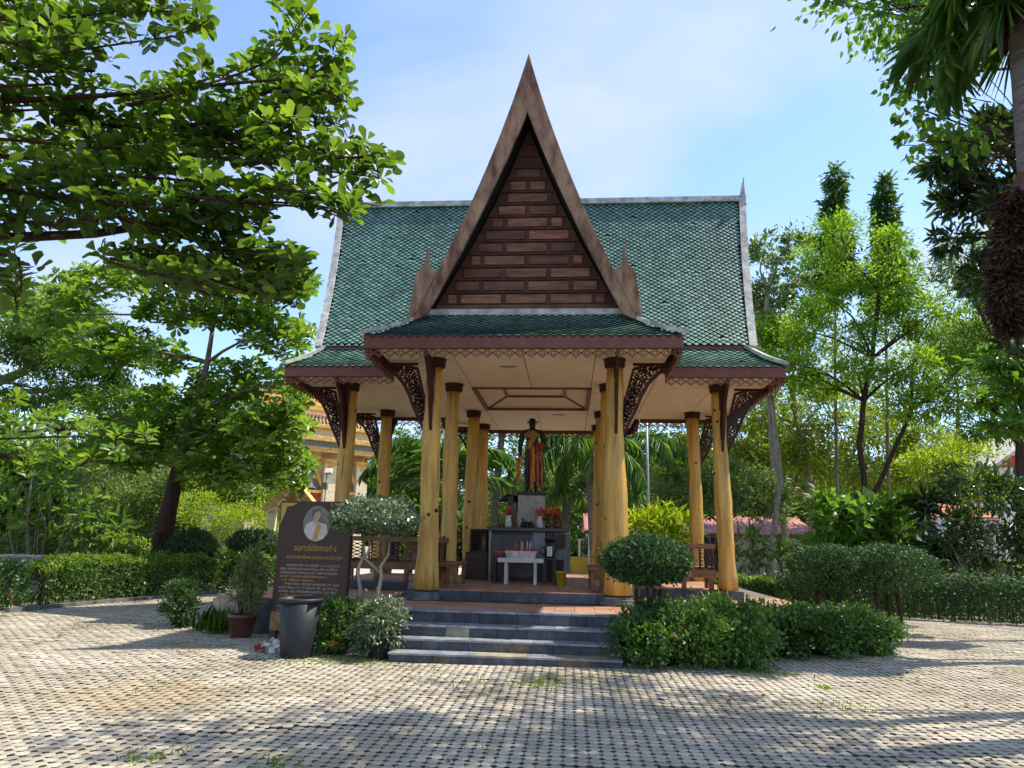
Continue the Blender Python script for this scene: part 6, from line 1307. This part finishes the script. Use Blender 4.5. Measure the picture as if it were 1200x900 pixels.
# --- gilded gate
YG = 10.0; a_ = at(347, 555, YG); xg, zt = a_[0], a_[2]; hg = .98; z0 = at(318, 597, YG)[2]
gt = empty('gate', (xg, YG, 0), 'small gilded gate gable with concave pointed roof rising behind the information board', 'gate')
for s in (-1, 1):
    mb = MB(); pp = [(1.05, 0), (.72, .28), (.42, .62), (.18, 1.0), (.0, 1.5)]; K = (zt-z0)/1.5
    for k in range(4): mb.bar((xg+s*pp[k][0]*hg, YG, z0+pp[k][1]*K), (xg+s*pp[k+1][0]*hg, YG, z0+pp[k+1][1]*K), .27, .5, up=(0,1,0))
    mb.build('gable_rim', M['templegold'], gt); mb = MB()
    for k in range(4): mb.bar((xg+s*(pp[k][0]*hg-.16), YG-.06, z0+pp[k][1]*K-.10), (xg+s*(pp[k+1][0]*hg-.16*(k < 3)), YG-.06, z0+pp[k+1][1]*K-.16), .07, .5, up=(0,1,0))
    mb.build('gable_lining', M['templecream'], gt); MB().box(xg+s*.78-.13, xg+s*.78+.13, YG-.15, YG+.15, 0, z0+.15).build('post', M['templecream'], gt, bevel=.02)
MB().prism([(-.75, 0), (.75, 0), (.42, .42), (.15, .85), (0, 1.1), (-.15, .85), (-.42, .42)], (xg, YG+.02, z0), (1,0,0), (0,0,1), (0, .1, 0)).build('tympanum', M['templegold'], gt)
# --- flood light
p = at(382, 570, 8); fl_ = empty('flood_light', (p[0], 8, 0), 'small square flood light on a white pole between board and left column', 'lamp')
MB().tube([(p[0], 8, 0), (p[0], 8, at(382, 556, 8)[2])], .035, 8).build('pole', M['white'], fl_); zt = at(382, 553, 8)[2]
MB().obox((p[0]+.05, 8, zt+.02), (.13, 0, .01), (0, .05, -.03), (-.01, .07, .09)).build('lamp_head', M['white'], fl_, bevel=.01); MB().obox((p[0]-.05, 8, zt-.5), (.10, 0, 0), (0, .08, 0), (0, 0, .12)).build('control_box', M['metal'], fl_)
# --- shed
YS = 16.0; xs0, xs1 = at(690, 610, YS)[0], at(951, 610, YS)[0]; ze_, zb_ = at(900, 626, YS)[2], 0.0
sd = empty('shed', ((xs0+xs1)/2, YS+2, 0), 'long low shed with faded red corrugated roof and cream wall panels behind the right columns', 'shed')
zr_ = at(900, 606, YS+3.2)[2]; mb = MB(); nr_ = int((xs1+.5-xs0)/.11); dvv = Vector((0, 3.6, zr_-ze_))
vs = []; fs = []
for q in range(nr_+1):
    x = xs0-.2+q*.11; h = .028 if q % 2 else 0
    vs += [(x, YS-.4, ze_+h), (x, YS+3.2, zr_+h), (x, YS+6.8, ze_+h)]
for q in range(nr_): b = q*3; fs += [(b, b+3, b+4, b+1), (b+1, b+4, b+5, b+2)]
mb.add(vs, fs); mb.build('roof', M['shedroof'], sd); MB().box(xs0-.2, xs1+.3, YS-.38, YS-.30, ze_-.16, ze_-.02).build('gutter', M['brown'], sd)
MB().box(xs0, xs1, YS+.45, YS+6.4, 0, ze_-.1).build('wall', M['wall'], sd)
for q in range(9):
    x = xs0+.35+q*(xs1-xs0-.5)/8; MB().box(x-.05, x+.05, YS+.36, YS+.448, 0, ze_-.1).build('post', M['bark'], sd)
    if q in (3, 4): MB().box(x+.1, x+.9, YS+.40, YS+.449, .3, ze_-.2).build('opening', M['dark'], sd)
MB().box(xs0, xs1, YS+.30, YS+.449, 0, .22).build('base_board', M['concrete'], sd)
# --- houses
def house(name, label, px, py, Y, hw, dep, zr, ze, wallm, roofm, rz=0.):
    a_ = at(px, py, Y); r = empty(name, (a_[0], Y, 0), label, 'house'); x = a_[0]
    MB().box(x-hw, x+hw, Y, Y+dep, 0, ze).build('wall', M[wallm], r)
    for s in (-1, 1): MB().prism([(s*(hw+.5), ze-.25), (0, zr), (0, zr+.14), (s*(hw+.5), ze-.1)], (x, Y-.6, 0), (1,0,0), (0,0,1), (0, dep+1.2, 0)).build('roof', M[roofm], r)
    MB().prism([(-hw+.05, ze), (hw-.05, ze), (0, zr-.05)], (x, Y+.02, 0), (1,0,0), (0,0,1), (0, .1, 0)).build('gable', M['shedred' if roofm == 'cap' else wallm], r)
    for u in (-.5, .5):
        f = MB().box(x+u*hw-.5, x+u*hw+.5, Y-.05, Y-.002, ze-2.0, ze-.7).build('window', M['white'], r); MB().box(x+u*hw-.42, x+u*hw+.42, Y-.06, Y-.051, ze-1.92, ze-.78).build('pane', M['glassdark'], f)
    return r
z1 = at(1190, 508, 18)[2]; house('house', 'house with orange red gable and pale roof at the far right edge', 1222, 530, 18, 2.3, 8, z1, z1-1.6, 'white', 'cap')
z1 = at(272, 568, 27)[2]; house('house', 'low house with a red roof glimpsed between almond trunk and gilded gate', 275, 580, 27, 2.0, 6, z1, z1-1.0, 'wall', 'redtrim')
z1 = at(1118, 590, 11)[2]; pv_ = empty('pergola', (at(1118, 600, 11)[0], 11, 0), 'low orange brown tiled shelter roof behind the dracaenas at right', 'shelter'); x = pv_.location.x
for k in range(14):
    xx = x-1.0+k*.155; MB().prism([(0, 0), (1.4, .55), (1.4, .60), (0, .05)], (xx, 10.4, z1-.55), (0, 1, 0), (0, 0, 1), (.145, 0, 0)).build('roof_strip', M['shedred'], pv_)
for sx in (-.9, .95):
    for yy in (10.6, 11.6): MB().tube([(x+sx, yy, 0), (x+sx, yy, z1-.5+(.33 if yy > 11 else 0))], .05, 8).build('post', M['metal'], pv_)
# --- poles, planter, posts along the path behind
p = at(758, 500, 8); q_ = empty('metal_pole', (at(759, 655, 8)[0], 8, 0), 'thin grey metal pole standing behind the pavilion right of the front column', 'pole')
MB().tube([(p[0], 8, 0), (p[0], 8, 6.4)], [.05, .04], 10).build('shaft', M['metal'], q_, True); MB().lathe((p[0], 8, 0), [(.12, 0), (.12, .03), (.06, .05), (.06, .12)], 12).build('base_plate', M['metal'], q_)
p = at(536, 560, 10); q_ = empty('painted_pole', (p[0], 10, 0), 'pinkish white painted pole seen between the left porch columns', 'pole'); MB().tube([(p[0], 10, 0), (p[0], 10, 5.6)], .055, 10).build('shaft', M['porcelain'], q_, True)
mb = MB()
for k in range(6): mb.lathe((p[0], 10, .6+k*.8), [(.057, 0), (.0575, .3)], 10)
o = mb.build('red_bands', M['redtrim'], q_); o['kind'] = 'stuff'
YPl = 17; p = at(690, 660, YPl); pn_ = empty('planter', (p[0], YPl, 0), 'long yellow planter box beyond the pavilion floor at right of the altar', 'planter'); hz_ = at(690, 653, YPl)[2]
MB().box(p[0]-.9, p[0]+1.1, YPl, YPl+1.1, 0, hz_).build('box', M['yellow'], pn_, bevel=.02); MB().box(p[0]-.8, p[0]+1.0, YPl+.1, YPl+1.0, hz_-.05, hz_+.004).build('soil', M['soil'], pn_)
dome('dome_shrub', 'green clipped dome growing in the yellow planter behind the pavilion', (p[0]+.35, YPl+.55, hz_+.42), (.62, .5, .72), 3500, M['domeleaf'], (.09, .05), [([(p[0]+.3, YPl+.55, hz_), (p[0]+.3, YPl+.55, hz_+.4)], [.05, .04])], .8)
for (px, lab) in ((679, 'left one of two white posts beside the yellow planter'), (684, 'right one of two white posts beside the yellow planter')):
    p = at(px, 640, 18.5); q_ = empty('post', (p[0], 18.5, 0), lab, 'post', 'white posts beside the planter'); MB().box(p[0]-.06, p[0]+.06, 18.44, 18.56, 0, at(px, 633, 18.5)[2]).build('shaft', M['white'], q_, bevel=.01); MB().box(p[0]-.09, p[0]+.09, 18.41, 18.59, at(px, 633, 18.5)[2]+.001, at(px, 633, 18.5)[2]+.06).build('post_cap', M['white'], q_)
pth = sheet('path', -2.2, 3.2, 5.45, 13.5, -.03, M['road'])

# ================================================================ FAR WOOD (reads as one mass)
n_ = 52000; th_ = rng.uniform(-1.15, 1.15, n_); rr_ = rng.uniform(56, 74, n_); zt_ = 8.5+2.2*np.sin(th_*9)+1.4*np.sin(th_*23+1)+.9*np.sin(th_*51); zz_ = zt_*rng.uniform(0, 1, n_)**.8+rng.normal(size=n_)*.3
P = np.c_[CAM[0]+rr_*np.sin(th_), CAM[1]+rr_*np.cos(th_), np.maximum(zz_, .2)]; o = leaves('far_wood', P, rdir(n_), unit(rdir(n_)*.8+np.array([0, -.3, .8])), rng.uniform(.7, 1.3, n_), .55, T_KITE, M['mid'], None); tag(o, kind='stuff')
